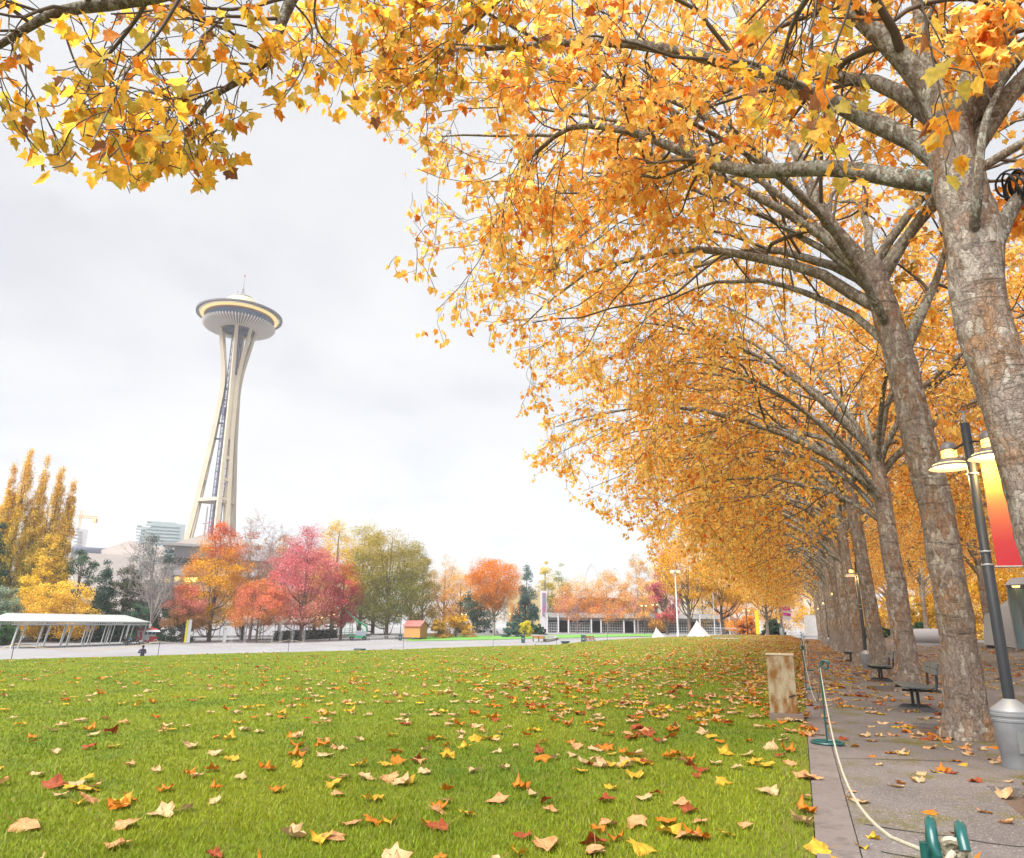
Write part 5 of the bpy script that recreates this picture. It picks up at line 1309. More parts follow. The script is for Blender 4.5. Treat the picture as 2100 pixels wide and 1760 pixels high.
def black_bench(pos, rz, label):
    """two slatted planes on a central bar with trapezoid skids; sits facing -x"""
    o = empty('park_bench', pos, label, 'bench', 'black slatted benches between the trunks', rz)
    wm = bpy.data.materials.get('bench_slat') or mat('bench_slat', (.055, .075, .08), .35, (.075, .10, .105), 12, stretch=(14, 1, 14))
    for k in range(2):
        b = MB()
        for j in range(5): b.box((-.23 + j * .105, -.405 + k * .81, .455 + .004 * abs(j - 2)), (.092, .78, .03))
        b.build('seat', wm, o, bevel=.006)
    b = MB(); tl = Matrix.Rotation(math.radians(12), 4, 'Y')
    for k in range(2):
        for j in range(2): b.box((.33 + j * .024, -.405 + k * .81, .74 + j * .115), (.028, .78, .105), tilt=tl)
    b.build('backrest', wm, o, bevel=.006)
    for y in (-.55, .55):
        b = MB(); c = bez([(-.28, y, .40), (.0, y, .395), (.22, y, .40), (.31, y, .44), (.335, y, .55), (.345, y, .72), (.385, y, .90)], 22); b.tube(c, .024, 8); b.build('arm_frame', M_BLACK, o, True)
        b = MB(); b.tube([(0, y * .75, .06), (0, y * .75, .41)], .03, 8)
        b.add([(-.30, y * .75 - .05, 0), (.34, y * .75 - .05, 0), (.34, y * .75 + .05, 0), (-.30, y * .75 + .05, 0), (-.2, y * .75 - .03, .075), (.24, y * .75 - .03, .075), (.24, y * .75 + .03, .075), (-.2, y * .75 + .03, .075)],
              [(0, 3, 2, 1), (4, 5, 6, 7), (0, 1, 5, 4), (1, 2, 6, 5), (2, 3, 7, 6), (3, 0, 4, 7)])
        b.build('skid_leg', M_BLACK, o)
    b = MB(); b.box((0, 0, .405), (.06, 1.5, .05)); b.build('beam', M_BLACK, o)
black_bench(PG(2.02, 17.0), -PA, 'nearest black slatted bench facing the lawn, between the first two trunks')
black_bench(PG(2.2, 25.8), -PA, 'second black slatted bench, half hidden behind the third trunk')
black_bench(PG(2.2, 40.), -PA, 'farther black slatted bench in the shade of the trunk row')

# utility pedestal
p = PG(-.36, 13.85); o = empty('utility_box', p, 'rust stained cream utility pedestal on a brown plinth at the lawn edge', 'utility box', rz=-PA)
mu = mat('stained_cream', (.27, .225, .15), .7, (.15, .066, .014), 3.6, .16, detail=8, stretch=(1.6, 1.6, .7))
MB().box((0, 0, .585), (.44, .30, .93)).build('cabinet', mu, o, bevel=.008)
MB().box((0, 0, 1.062), (.46, .32, .028)).build('lid', mat('lid_tan', (.36, .29, .20), .7), o, bevel=.005)
MB().box((0.03, 0, .055), (.55, .36, .13)).build('plinth', mat('plinth_brown', (.12, .085, .07), .85, (.16, .12, .10), 8), o, bevel=.008)
MB().box((.15, -.156, .40), (.11, .012, .018), tilt=Matrix.Rotation(math.radians(-18), 4, 'Y')).build('latch', M_BLACK, o)

# rope stanchions
SG = 'green rope stanchions along the kerb'
def stanchion(pos, label, rz=0., knot=False):
    o = empty('stanchion', pos, label, 'stanchion', SG, rz)
    MB().torus((0, 0, .022), .20, .017, 36, 8).tube([(-.2, 0, .022), (.2, 0, .022)], .012, 6).build('ring_base', M_GREEN, o, True)
    MB().tube([(0, 0, .02), (0, 0, 1.02)], .0125, 10).build('pole', M_GREEN, o, True)
    c = [(0, 0, 1.0)]
    for t in np.linspace(0, 1, 30):
        a = math.pi * 2 * 1.45 * t; c.append((-.048 + .048 * math.cos(a), -.012 - .085 * t, 1.02 + .056 * math.sin(a)))
    MB().tube(c, .0115, 12).build('hook_coil', M_GREEN, o, True)
    return o
ps = pz_ = None
def at_z(X, Y, z):
    d = ray(X, Y); return CAM + d * (z - EYE) / d[2]
p_ = at_z(1893, 1700, 1.06); SL = [((p_[0] * CP - p_[1] * SP), (p_[0] * SP + p_[1] * CP)), (.22, 11.35), (.03, 21.1), (.16, 30.3), (.0, 38.7), (.15, 48), (.1, 58.), (.15, 68), (.1, 80), (.12, 93)]
LBS = ['nearest green stanchion hook at the bottom right, tied with pale rope', 'slim green rope stanchion with ring base beside the utility pedestal', 'third green rope stanchion beyond the pedestal', 'fourth green rope stanchion along the kerb', 'fifth green rope stanchion along the kerb, counted from the camera', 'sixth green rope stanchion along the kerb, counted from the camera', 'seventh green rope stanchion along the kerb, counted from the camera', 'eighth green rope stanchion along the kerb, counted from the camera', 'ninth green rope stanchion along the kerb, counted from the camera', 'last green rope stanchion along the kerb']
tops = []
for i, (l, s) in enumerate(SL):
    p = PG(l, s) + [0, 0, .012]
    stanchion(p, LBS[i], (-PA + 1.25 if i == 0 else -PA + [0, 2.6, .4, 2.2, .3, 2.8, .5, 2.5, .2, 1][i])); tops.append(p + np.array([0, 0, 1.0]))
ORD_ = ['first', 'second', 'third', 'fourth', 'fifth', 'sixth', 'seventh', 'eighth', 'ninth', 'tenth']
RG = 'ropes strung between the stanchions'
for i in range(len(tops) - 1):
    a, c = tops[i] - [0, 0, .0 if i == 0 else .03], tops[i + 1] - [0, 0, .02]; n_ = 40; sag = [.19, .80, .62, .45, .5, .4, .4, .4, .4][i]
    u0 = [.30, .5, .5, .5, .5, .5, .5, .5, .5][i]
    pts = []
    for t in np.linspace(0, 1, n_):
        sg = sag * (1 - ((t - u0) / (u0 if t < u0 else 1 - u0)) ** 2); sd_ = -.088 * math.sin(math.pi * t ** .45) if i == 0 else .03 * math.sin(math.pi * t)
        q_ = a + (c - a) * t + P(sd_, 0); pts.append((q_[0], q_[1], max(q_[2] - sg, tz(q_[0], q_[1]) + .02)))
    o = MB().tube(np.array(pts), (.0052, .007)[i] if i < 2 else .009, 8).build('rope', M_ROPE, None, True)
    tag(o, ['pale rope sagging from the nearest stanchion to the second', 'pale rope between the second and third stanchions'][i] if i < 2 else f'pale rope between the {ORD_[i]} and {ORD_[i + 1]} stanchions along the kerb', 'rope', RG)
# knot and orange rope end on the nearest stanchion
o = empty('rope_knot', tops[0] + np.array([.012, .012, .042]), 'frayed yellowish rope knot with an orange capped end on the nearest stanchion', 'rope', rz=-PA + 1.25)
b = MB()
for k in range(4):
    a = k * .9; b.torus((-.072 + .008 * k, -.066 - .010 * (k % 2), -.012 - .012 * k), .020, .0075, 14, 6, Matrix.Rotation(a, 4, 'X') @ Matrix.Rotation(1.2 + .3 * k, 4, 'Y'))
b.tube(bez([(-.066, -.07, -.03), (-.05, -.08, -.08), (-.03, -.075, -.2), (-.02, -.07, -.4), (-.02, -.07, -.72)], 16), .010, 8)
b.build('knot', M_ROPE, o, True)
MB().tube(bez([(-.075, -.066, -.02), (-.092, -.054, -.035)], 5), .008, 8).build('tail', M_ROPE, o, True)
MB().tube([(-.090, -.056, -.032), (-.106, -.050, -.082)], [.0125, .0145], 12).build('end_cap', mat('orange_plastic', (.75, .30, .01), .4), o, True)
# litter bin across the promenade
def bin_(pos, label, s_=1., mt=None, group=None, rz=0.):
    o = empty('litter_bin', pos, label, 'litter bin', group, rz)
    mg = mt or bpy.data.materials.get('bin_green') or mat('bin_green', (.012, .045, .045), .45)
    MB().box((0, 0, .40 * s_), (.58 * s_, .58 * s_, .80 * s_)).build('body', mg, o, bevel=.02)
    MB().box((0, 0, 1.03 * s_), (.60 * s_, .60 * s_, .16 * s_)).build('hood', mg, o, bevel=.03)
    b = MB()
    for x in (-1, 1):
        for y in (-1, 1): b.box((x * .26 * s_, y * .26 * s_, .88 * s_), (.05, .05, .18 * s_))
    b.build('uprights', mg, o); MB().box((0, 0, .86 * s_), (.44 * s_, .44 * s_, .12 * s_)).build('opening', M_DARKIN, o)
    q_ = MB().box((0, -.295 * s_, .62 * s_), (.2 * s_, .01, .09 * s_)).build('label_plate', M_WHITE, o); return o
p = PG(11.7, 37.5); bin_(p, 'dark green litter bin at the foot of the orange barked trunk across the promenade', 1.0, rz=-.5)

# ------------------------------------------------------------------ objects around the basin and far lawn
def place(X, D): return G(X, D)
def px_h(X, Yt, D): return pd(X, Yt, D)[2] - G(X, D)[2]
BGp = 'brown benches around the fountain basin'
def wood_bench(X, D, Ln, label, rz=0., mt=None):
    o = empty('park_bench', G(X, D), label, 'bench', BGp, -azpx(X) + rz)
    wd = mt or bpy.data.materials.get('bench_wood') or mat('bench_wood', (.36, .12, .04), .6, (.28, .09, .035), 6)
    b = MB()
    for j in range(4): b.box((0, -.2 + j * .12, .45), (Ln, .1, .04))
    b.build('seat', wd, o); b = MB()
    for j in range(3): b.box((0, .24 + j * .02, .60 + j * .12), (Ln, .035, .10))
    b.build('backrest', wd, o)
    for x in (-Ln / 2 + .08, 0, Ln / 2 - .08):
        b = MB(); b.box((x, -.2, .22), (.07, .07, .45)); b.box((x, .26, .45), (.07, .08, .90)); b.box((x, .02, .42), (.06, .5, .05)); b.box((x, -.02, .64), (.07, .5, .05)); b.build('leg', bpy.data.materials['black_metal'], o)
    return o
wood_bench(120, 55, 2.35, 'long orange wooden bench seen over the lawn edge at the left', 0, mat('bench_orange', (.34, .12, .04), .6, (.28, .10, .03), 5))
wood_bench(1105, 121, 2.0, 'reddish brown bench right of the first green bin beyond the lawn', .2)
wood_bench(1211, 100, 1.2, 'small brown bench beside the second green bin', .5)
BN = 'green bins around the fountain basin'
for X, D, lb in ((1073, 118, 'dark green bin left of the reddish brown bench beyond the lawn'), (1196, 97, 'dark green bin beside the small brown bench'), (822, 140, 'dark bin left of the orange shed')):
    bin_(G(X, D), lb, 1.05, group=BN, rz=-azpx(X))
UG = 'dark urn planters at the lawn edge'
def urn(X, D, s_, label):
    o = empty('planter', G(X, D), label, 'planter', UG)
    b = MB(); b.lathe([(.30, 0), (.34, .05), (.30, .12), (.42, .5), (.50, .62), (.56, .64), (.56, .72), (.50, .74), (.46, .66), (.0, .64)], 24); q_ = b.build('bowl', mat('urn_green', (.02, .05, .06), .5) if 'urn_green' not in bpy.data.materials else bpy.data.materials['urn_green'], o, True)
    MB().sphere((0, 0, .62), .38, 12, (1, 1, .35)).build('soil', M_SOIL, o, True); o.scale = (s_, s_, s_); return o
urn(741, 66, .95, 'dark urn planter peeking over the lawn edge below the boom lift')
urn(1159, 84, .95, 'dark urn planter between the two green bins')
urn(-2, 50, .9, 'dark urn planter cut by the left edge of the view')
# rope posts along the lawn edge
PGr = 'thin rope posts along the far lawn edge'
rp_pts = []
for X, D in ((-120, 43.2), (38, 46), (333, 53.), (596, 60), (829, 64), (1012, 68), (1141, 71), (1245, 84)):
    g_ = G(X, D); h_ = px_h(X, 1311.5, D); h_ = min(max(h_, .9), 1.5)
    o = empty('rope_post', g_, f'thin dark rope post at the lawn edge, {["out at the far left","left of the white canopy posts","right of the lone visitor","below the maples","below the orange shed","near the basin end","by the bins","nearest the white tarps"][len(rp_pts)]}', 'rope post', PGr)
    MB().tube([(0, 0, -.1), (0, 0, h_)], .018, 6).build('pole', M_DKGREY, o); MB().lathe([(.0, 0), (.16, .0), (.15, .03), (.02, .05)], 12).build('foot', M_DKGREY, o); rp_pts.append(g_ + [0, 0, h_ - .03])
for i in range(len(rp_pts) - 1):
    a, c = rp_pts[i], rp_pts[i + 1]
    o = MB().tube([a + (c - a) * t - np.array([0, 0, .42 * 4 * t * (1 - t)]) for t in np.linspace(0, 1, 14)], .014, 4).build('rope', M_ROPEY if i < 2 else M_ROPE)
    tag(o, f'thin slack rope at the lawn edge, {["first","second","third","fourth","fifth","sixth","seventh"][i]} span from the left', 'rope', 'slack ropes on the lawn edge posts')
# popcorn cart
D = 141.; o = empty('popcorn_cart', G(305, D), 'red and white vending cart with awning beside the white canopy', 'cart', rz=-azpx(305) + .1)
MB().box((0, 0, .75), (3.1, 1.7, .85)).build('lower_body', M_RED, o, bevel=.08)
MB().box((-.1, 0, 1.62), (2.7, 1.5, .95)).build('upper_body', M_WHITE, o)
MB().box((-.15, -.86, .95), (.9, .06, .75)).build('service_panel', M_WHITE, o)
for x, w_ in ((-.35, .5), (.35, .5), (.95, .45)): MB().box((x, -.77, 1.72), (w_, .05, .5)).build('window', M_GLASS, o)
MB().box((-1.05, -.77, 1.5), (.42, .06, .9)).build('door', M_RED, o)
b = MB(); b.add([(-1.75, -1.0, 2.1), (1.75, -1.0, 2.1), (1.75, 1, 2.1), (-1.75, 1, 2.1), (-1.3, -.5, 2.5), (1.3, -.5, 2.5), (1.3, .5, 2.5), (-1.3, .5, 2.5)], [(3, 2, 1, 0), (4, 5, 6, 7), (0, 1, 5, 4), (1, 2, 6, 5), (2, 3, 7, 6), (3, 0, 4, 7)]); b.build('roof', mat('roof_pink', (.30, .045, .055), .5), o)
b = MB(); b.add([(-.4, -1.0, 2.2), (1.7, -1.0, 2.2), (1.85, -1.6, 1.95), (-.4, -1.6, 1.95), (-.4, -1.0, 2.14), (1.7, -1.0, 2.14), (1.85, -1.6, 1.9), (-.4, -1.6, 1.9)], [(0, 1, 2, 3), (7, 6, 5, 4), (3, 2, 6, 7), (0, 3, 7, 4), (1, 5, 6, 2)]); b.build('awning', M_WHITE, o)
MB().sphere((.6, 0, 2.55), .3, 10, (1, 1, .6)).build('roof_vent', M_RED, o, True)
for x in (-.2, 1.35):
    q_ = MB().torus((x, -.9, .36), .30, .07, 20, 6, Matrix.Rotation(math.pi / 2, 4, 'X')).build('wheel', M_WHITE, o, True); MB().torus((x, -.9, .36), .1, .05, 12, 6, Matrix.Rotation(math.pi / 2, 4, 'X')).build('hub', M_RED, q_, True)
# orange shed on a trailer
D = 146.; s0 = G(853, D); k_ = mpp(s0 + [0, 0, 1]); o = empty('trailer_shed', s0, 'small orange wooden shed with reddish roof on a trailer', 'shed', rz=-azpx(853) - .5)
mo = mat('shed_orange', (.40, .19, .065), .7, (.35, .16, .05), 2); hw, hd, hh = 1.45, 1.75, 2.5
MB().add([(-hd, -hw, .35), (hd, -hw, .35), (hd, hw, .35), (-hd, hw, .35), (-hd, -hw, hh), (hd, -hw, hh), (hd, hw, hh), (-hd, hw, hh), (-hd, 0, hh + .85), (hd, 0, hh + .85)],
         [(3, 2, 1, 0), (0, 1, 5, 4), (2, 3, 7, 6), (0, 4, 8, 7, 3), (1, 2, 6, 9, 5)]).build('wall', mo, o)
b = MB()
for s_ in (-1, 1): b.add([(-hd - .2, s_ * (hw + .25), hh - .14), (hd + .2, s_ * (hw + .25), hh - .14), (hd + .2, 0, hh + .9), (-hd - .2, 0, hh + .9), (-hd - .2, s_ * (hw + .25), hh - .02), (hd + .2, s_ * (hw + .25), hh - .02), (hd + .2, 0, hh + 1.02), (-hd - .2, 0, hh + 1.02)], [(0, 1, 2, 3), (7, 6, 5, 4), (0, 4, 5, 1), (0, 3, 7, 4), (1, 5, 6, 2)])
b.build('roof', mat('shed_roof', (.30, .085, .075), .6, (.34, .12, .10), 3), o)
MB().box((0, 0, .28), (3.4, 2.2, .12)).build('chassis', M_BLACK, o)
for y in (-1.35, 1.35):
    w_ = MB().torus((.3, y, .30), .22, .09, 18, 6, Matrix.Rotation(math.pi / 2, 4, 'X')).build('wheel', M_BLACK, o, True); MB().lathe([(.0, 0), (.12, .02), (.13, .1)], 12, (0, 0, 0)).build('rim', M_WHITE, w_).matrix_local = Matrix.Translation((.3, y, .3)) @ Matrix.Rotation(math.pi / 2, 4, 'X')
    MB().lathe([(.36, -.1), (.38, 0), (.36, .1)], 16, a0=0, a1=math.pi).build('mudguard', M_WHITE, o).matrix_local = Matrix.Translation((.3, y, .32)) @ Matrix.Rotation(math.pi / 2, 4, 'X')
# boom lift
D = 149.; o = empty('boom_lift', G(736, D), 'green articulated boom lift parked under the olive tree', 'lift', rz=-azpx(736))
mg = mat('lift_green', (.01, .17, .07), .5, (.015, .21, .09), 2)
MB().box((0, 0, .62), (3.4, 1.9, .42)).build('chassis', mg, o, bevel=.05)
MB().box((.45, 0, 1.3), (2.0, 1.7, .95)).build('engine_cover', mat('lift_grey', (.2, .225, .26), .5), o, bevel=.08)
b = MB(); b.tube([(1.7, 0, 1.5), (1.5, 0, 2.7)], .2, 6); b.tube([(1.6, 0, 2.6), (-.4, 0, 3.6), (-2.7, 0, 5.6)], [.2, .17, .13], 6); b.tube([(1.1, .25, 1.5), (-.3, .25, 3.3)], .08, 5); b.build('boom', mg, o)
b = MB()
for x in (-2.6, -1.1):
    for y in (-.5, .5): b.box((x, y, 1.6), (.08, .08, 1.3))
for z in (1.0, 1.4, 1.8, 2.2):
    for y in (-.5, .5): b.box((-1.85, y, z), (1.5, .06, .06))
    for x in (-2.6, -1.1): b.box((x, 0, z), (.06, 1.0, .06))
b.box((-1.85, 0, .95), (1.5, 1, .08)); b.build('basket', mg, o)
for x in (-1.2, 1.2):
    for y in (-.95, .95): MB().torus((x, y, .40), .28, .13, 18, 6, Matrix.Rotation(math.pi / 2, 4, 'X')).build('wheel', M_BLACK, o, True)
def crowd_barrier(X, D, Ln, h, label, n=16, rz=0., mt=None):
    o = empty('crowd_barrier', G(X, D), label, 'barrier', 'steel crowd barriers', -azpx(X) + rz)
    mt = mt or M_STEEL; hl = Ln / 2
    c = bez([(-hl, 0, .12), (-hl, 0, .4), (-hl, 0, h - .12), (-hl + .06, 0, h), (0, 0, h), (hl - .06, 0, h), (hl, 0, h - .12), (hl, 0, .4), (hl, 0, .12)], 40)
    b = MB(); b.tube(c, .028, 6); b.tube([(-hl, 0, .14), (hl, 0, .14)], .026, 6); b.build('frame', mt, o, True)
    b = MB()
    for k in range(1, n): x = -hl + Ln * k / n; b.tube([(x, 0, .14), (x, 0, h)], .014, 4, False)
    b.build('bars', mt, o)
    for x in (-hl + .35, hl - .35): MB().tube([(x, -.3, .02), (x, 0, .14), (x, .3, .02)], .022, 5).build('foot', mt, o)
crowd_barrier(1488, 78, 2.35, 1.12, 'galvanised crowd barrier standing alone on the lawn near the white tarps')
crowd_barrier(786, 138, 4.2, 1.05, 'pale barrier panel between the boom lift and the orange shed', 22, 0, M_WHITE)
def tarp(X, D, w_, h, skew, label, seed):
    o = empty('tarp_cone', G(X, D), label, 'tarp cover', 'white conical tarps on the lawn'); r = np.random.default_rng(seed); b = MB(); k = 28; V = []
    for i in range(8):
        t = i / 7
        for j in range(k):
            a = 2 * math.pi * j / k; R = w_ / 2 * (t ** 1.12) * (1 + .05 * math.sin(5 * a + seed) * t + .03 * math.sin(9 * a) * t) + .03
            V.append((R * math.cos(a) + skew * (1 - t), R * math.sin(a) * .8, h * (1 - t)))
    b.add(V, [(i * k + j, (i + 1) * k + j, (i + 1) * k + (j + 1) % k, i * k + (j + 1) % k) for i in range(7) for j in range(k)] + [tuple(range(k))]); b.build('cover', M_FABRIC, o, True)
    MB().tube([(skew, 0, h - .1), (skew, 0, h + .18)], .03, 6).build('tip', M_STEEL, o)
tarp(1432, 98, 2.95, 1.95, -.12, 'larger white conical tarp on the far lawn', 3)
tarp(1351, 100, 2.0, 1.35, -.35, 'smaller white conical tarp left of the larger one', 5)
def post_banner(name, X, D, Yt, w_, mt, label, cat, depth=.25):
    h = px_h(X, Yt, D); o = empty(name, G(X, D), label, cat, rz=-azpx(X)); return o, h
o, h = post_banner('yellow_banner', 1554, 108, 1252, .6, None, 'narrow bright yellow upright banner on the far lawn', 'banner')
MB().box((0, 0, h / 2), (.48, .12, h)).build('panel', M_YELLOW, o); MB().box((0, 0, .05), (.9, .6, .1)).build('foot', M_DKGREY, o)
o, h = post_banner('sign_pylon', 387, 143, 1271, .9, None, 'white information pylon with a yellow left side beyond the basin', 'sign')
MB().box((.25, 0, h / 2), (.55, .3, h)).build('panel', M_WHITE, o); MB().box((-.22, 0, h / 2), (.34, .32, h)).build('side_strip', M_YELLOW, o); MB().box((0, 0, .05), (1.2, .7, .1)).build('foot', M_CONC, o)
o, h = post_banner('sign_pylon', 464, 146, 1284, .6, None, 'plain short white pylon right of the yellow sided one', 'sign')
MB().box((0, 0, h / 2), (.55, .3, h)).build('panel', M_WHITE, o); MB().box((0, -.16, h * .82), (.3, .02, .3)).build('label_plate', M_STEEL, o)
o, h = post_banner('teal_banner', 406, 150, 1264, .6, None, 'small teal flag banner on a thin post beyond the basin', 'banner')
MB().tube([(-.55, 0, 0), (-.55, 0, h)], .05, 6).build('pole', M_DKGREY, o); MB().box((0, 0, h - .95), (1.0, .03, 1.5)).build('cloth', mat('teal_cloth', (.02, .30, .30), .7), o)
o, h = post_banner('banner_post', 1609, 112, 1240, .6, None, 'grey post with a magenta and white banner at the avenue end', 'banner')
MB().tube([(-.35, 0, 0), (-.35, 0, h)], .17, 10).build('pole', mat('post_grey', (.12, .11, .12), .6), o); MB().lathe([(.32, 0), (.34, .5), (.30, 1.0), (.18, 1.05)], 16, (-.35, 0, 0)).build('base_barrel', M_STEEL, o, True)
mc = MB().box((.42, 0, h - 1.1), (1.15, .03, 2.1)).build('cloth', mat('banner_white', (.38, .35, .36), .7), o)
MB().box((.42, -.022, h - .55), (1.15, .01, .55)).build('stripe', mat('banner_magenta', (.34, .012, .19), .7), mc); MB().box((.42, -.022, h - 1.35), (1.15, .01, .38), tilt=Matrix.Rotation(.2, 4, 'Y')).build('stripe', bpy.data.materials['banner_magenta'], mc)
def mast_lamp(X, D, Yt, label, mt, group, rad=.07, twin=True, arm=.45, big=1.):
    h = px_h(X, Yt, D); o = empty('street_lamp', G(X, D), label, 'street lamp', group, rz=-azpx(X))
    MB().lathe([(rad * 1.6, 0), (rad * 1.5, .6), (rad, .7), (rad * .8, h - .1)], 10).build('pole', mt, o, True)
    for s_ in ((-1, 1) if twin else (0,)):
        c = (arm * s_, 0, h - .35); MB().tube([(0, 0, h - .1), (arm * s_, 0, h - .1)], .03, 5).build('arm', mt, o)
        q_ = MB().lathe([(.0, .28), (.1 * big, .24), (.12 * big, .08), (.42 * big, -.06), (.40 * big, -.09)], 14, c).build('lamp_shade', M_DKGREY, o, True); MB().sphere((c[0], c[1], c[2] - .02), .22 * big, 10, (1.2, 1.2, .7)).build('bulb', M_GLOW, q_, True)
    return o
FG = 'lit twin lamps beyond the basin'
for X, D, Yt, lb in ((507, 152, 1260, 'lit twin lamp in front of the glazed canopy hip'), (654, 158, 1263, 'lit twin lamp below the crimson maple'), (678, 152, 1257, 'lit twin lamp left of the boom lift'), (822, 156, 1258, 'lit twin lamp behind the orange shed'), (951, 170, 1257, 'lit twin lamp beside the golden bush'),
                     (1050, 172, 1256, 'lit lamp under the drooping cedar'), (1322, 160, 1239, 'left one of two close lit lamps before the pavilion'), (1345, 158, 1237, 'right one of two close lit lamps before the pavilion'), (1533, 138, 1248, 'lit lamp between the yellow banner and the pavilion end')):
    mast_lamp(X, D, Yt, lb, M_DKGREY, FG)
mast_lamp(1390, 118, 1168, 'tall white lamp mast with a glowing head on the far lawn', M_WHITE, None, .13, True, .5, 1.3)
h = px_h(1466, 1216, 128); o = empty('flag_pole', G(1466, 128), 'plain white pole beside the far lawn tree trunk', 'pole'); MB().lathe([(.12, 0), (.09, h * .6), (.06, h), (0, h + .05)], 10).build('pole', M_WHITE, o, True); MB().lathe([(.3, 0), (.28, .15), (.13, .2)], 12).build('foot', M_CONC, o)

# fountain water
mw_ = bpy.data.materials.new('water_spray'); mw_.use_nodes = True; n_, l_ = mw_.node_tree.nodes, mw_.node_tree.links
tr_ = n_.new('ShaderNodeBsdfTransparent'); df = n_.new('ShaderNodeBsdfDiffuse'); df.inputs[0].default_value = (.45, .46, .48, 1); ms = n_.new('ShaderNodeMixShader')
nz_ = n_.new('ShaderNodeTexNoise'); nz_.inputs['Scale'].default_value = 5; tt_ = n_.new('ShaderNodeTexCoord'); l_.new(tt_.outputs['Object'], nz_.inputs['Vector'])
mr_ = n_.new('ShaderNodeMapRange'); mr_.inputs[1].default_value = .35; mr_.inputs[2].default_value = .8; mr_.inputs[3].default_value = .02; mr_.inputs[4].default_value = .15; l_.new(nz_.outputs[0], mr_.inputs[0]); l_.new(mr_.outputs[0], ms.inputs[0])
l_.new(tr_.outputs[0], ms.inputs[1]); l_.new(df.outputs[0], ms.inputs[2]); l_.new(ms.outputs[0], n_['Material Output'].inputs[0])
for X, D, Yt, w_, lb in ((478, 118, 1286, .5, 'leftmost faint jet of fountain water in the basin'), (506, 114, 1280, .5, 'second faint fountain jet from the left'), (561, 118, 1278, .45, 'third faint fountain jet from the left'), (578, 112, 1272, .55, 'tallest faint fountain jet in the middle of the basin'), (602, 118, 1282, .5, 'fifth faint fountain jet, beside the tallest'), (625, 116, 1288, .45, 'rightmost faint fountain jet in the basin')):
    h = px_h(X, Yt, D); b = MB(); b.lathe([(.12, 0), (w_ * .5, h * .35), (w_ * .8, h * .75), (w_ * .5, h * .96), (.02, h)], 12); b.lathe([(.05, 0), (w_ * .25, h * .5), (w_ * .3, h * .8), (.02, h * 1.04)], 8)
    o = b.build('water_jet', mw_, None, True); o.location = Vector(G(X, D)); tag(o, lb, 'fountain jet', 'jets of the basin fountain')
for X, D, w_, lb in ((555, 96, 2.6, 'wide low mound of splashing water near the basin middle'), (690, 100, 1.8, 'small low mound of splashing water right of the wide one')):
    o = MB().sphere((0, 0, 0), w_, 18, (1, .7, .42)).build('water_splash', mw_, None, True); o.location = Vector(G(X, D)); tag(o, lb, 'fountain splash', 'low splashes of the basin fountain')

# ------------------------------------------------------------------ people
M_SKIN = mat('skin', (.38, .21, .15), .6); M_HAIR = mat('dark_hair', (.012, .01, .01), .6); M_NAVY = mat('navy_jacket', (.018, .022, .04), .8, (.028, .03, .05), 6); M_TROUS = mat('dark_trousers', (.02, .02, .025), .8)
def person(pos, rz, label, J, mats, hair=True, group=None, scale=1.):
    """J: joint name -> (x, y, z, radius); one skinned surface"""
    o = empty('person', pos, label, 'person', group, rz); o.scale = (scale,) * 3
    order = ['pelvis', 'waist', 'chest', 'neck', 'head', 'crown_', 'shoulder_l', 'elbow_l', 'wrist_l', 'hand_l', 'shoulder_r', 'elbow_r', 'wrist_r', 'hand_r', 'hip_l', 'knee_l', 'ankle_l', 'toe_l', 'hip_r', 'knee_r', 'ankle_r', 'toe_r']
    E_ = [('pelvis', 'waist'), ('waist', 'chest'), ('chest', 'neck'), ('neck', 'head'), ('head', 'crown_')]
    for s_ in 'lr': E_ += [('chest', 'shoulder_' + s_), ('shoulder_' + s_, 'elbow_' + s_), ('elbow_' + s_, 'wrist_' + s_), ('wrist_' + s_, 'hand_' + s_), ('pelvis', 'hip_' + s_), ('hip_' + s_, 'knee_' + s_), ('knee_' + s_, 'ankle_' + s_), ('ankle_' + s_, 'toe_' + s_)]
    me = bpy.data.meshes.new('body'); me.from_pydata([J[k][:3] for k in order], [(order.index(a), order.index(b_)) for a, b_ in E_], [])
    ob = link('body', me, None); md = ob.modifiers.new('skin', 'SKIN'); sv = me.skin_vertices[0].data
    for i, k in enumerate(order): sv[i].radius = (J[k][3], J[k][3]) if len(J[k]) < 5 else (J[k][3], J[k][4])
    sv[0].use_root = True; sb = ob.modifiers.new('sub', 'SUBSURF'); sb.levels = 2; sb.render_levels = 2
    dg = bpy.context.evaluated_depsgraph_get(); me2 = bpy.data.meshes.new_from_object(ob.evaluated_get(dg)); me2.name = 'body'
    bpy.data.objects.remove(ob); 
    for m_ in mats: me2.materials.append(m_)
    hd = Vector(J['neck'][:3]); hands = [Vector(J['hand_' + s_][:3]) for s_ in 'lr']; hip = J['pelvis'][2]
    legs = [Vector(J[k][:3]) for k in ('knee_l', 'knee_r', 'ankle_l', 'ankle_r', 'toe_l', 'toe_r')]
    for p_ in me2.polygons:
        c = p_.center; p_.use_smooth = True
        if c.z > hd.z + .03 or min((c - h_).length for h_ in hands) < .075: p_.material_index = 2
        elif min((c - l_.lerp(Vector(J['pelvis'][:3]), 0)).length for l_ in legs) < .30 or c.z < hip - .06: p_.material_index = 1
        else: p_.material_index = 0
    link('body', me2, o)
    if hair:
        h_ = J['crown_']; q_ = J['head']; MB().sphere(((h_[0] + q_[0]) / 2, (h_[1] + q_[1]) / 2 + .02, (h_[2] + q_[2]) / 2 + .03), .112, 14, (1, 1.08, 1.12)).build('hair', M_HAIR, o, True)
    return o
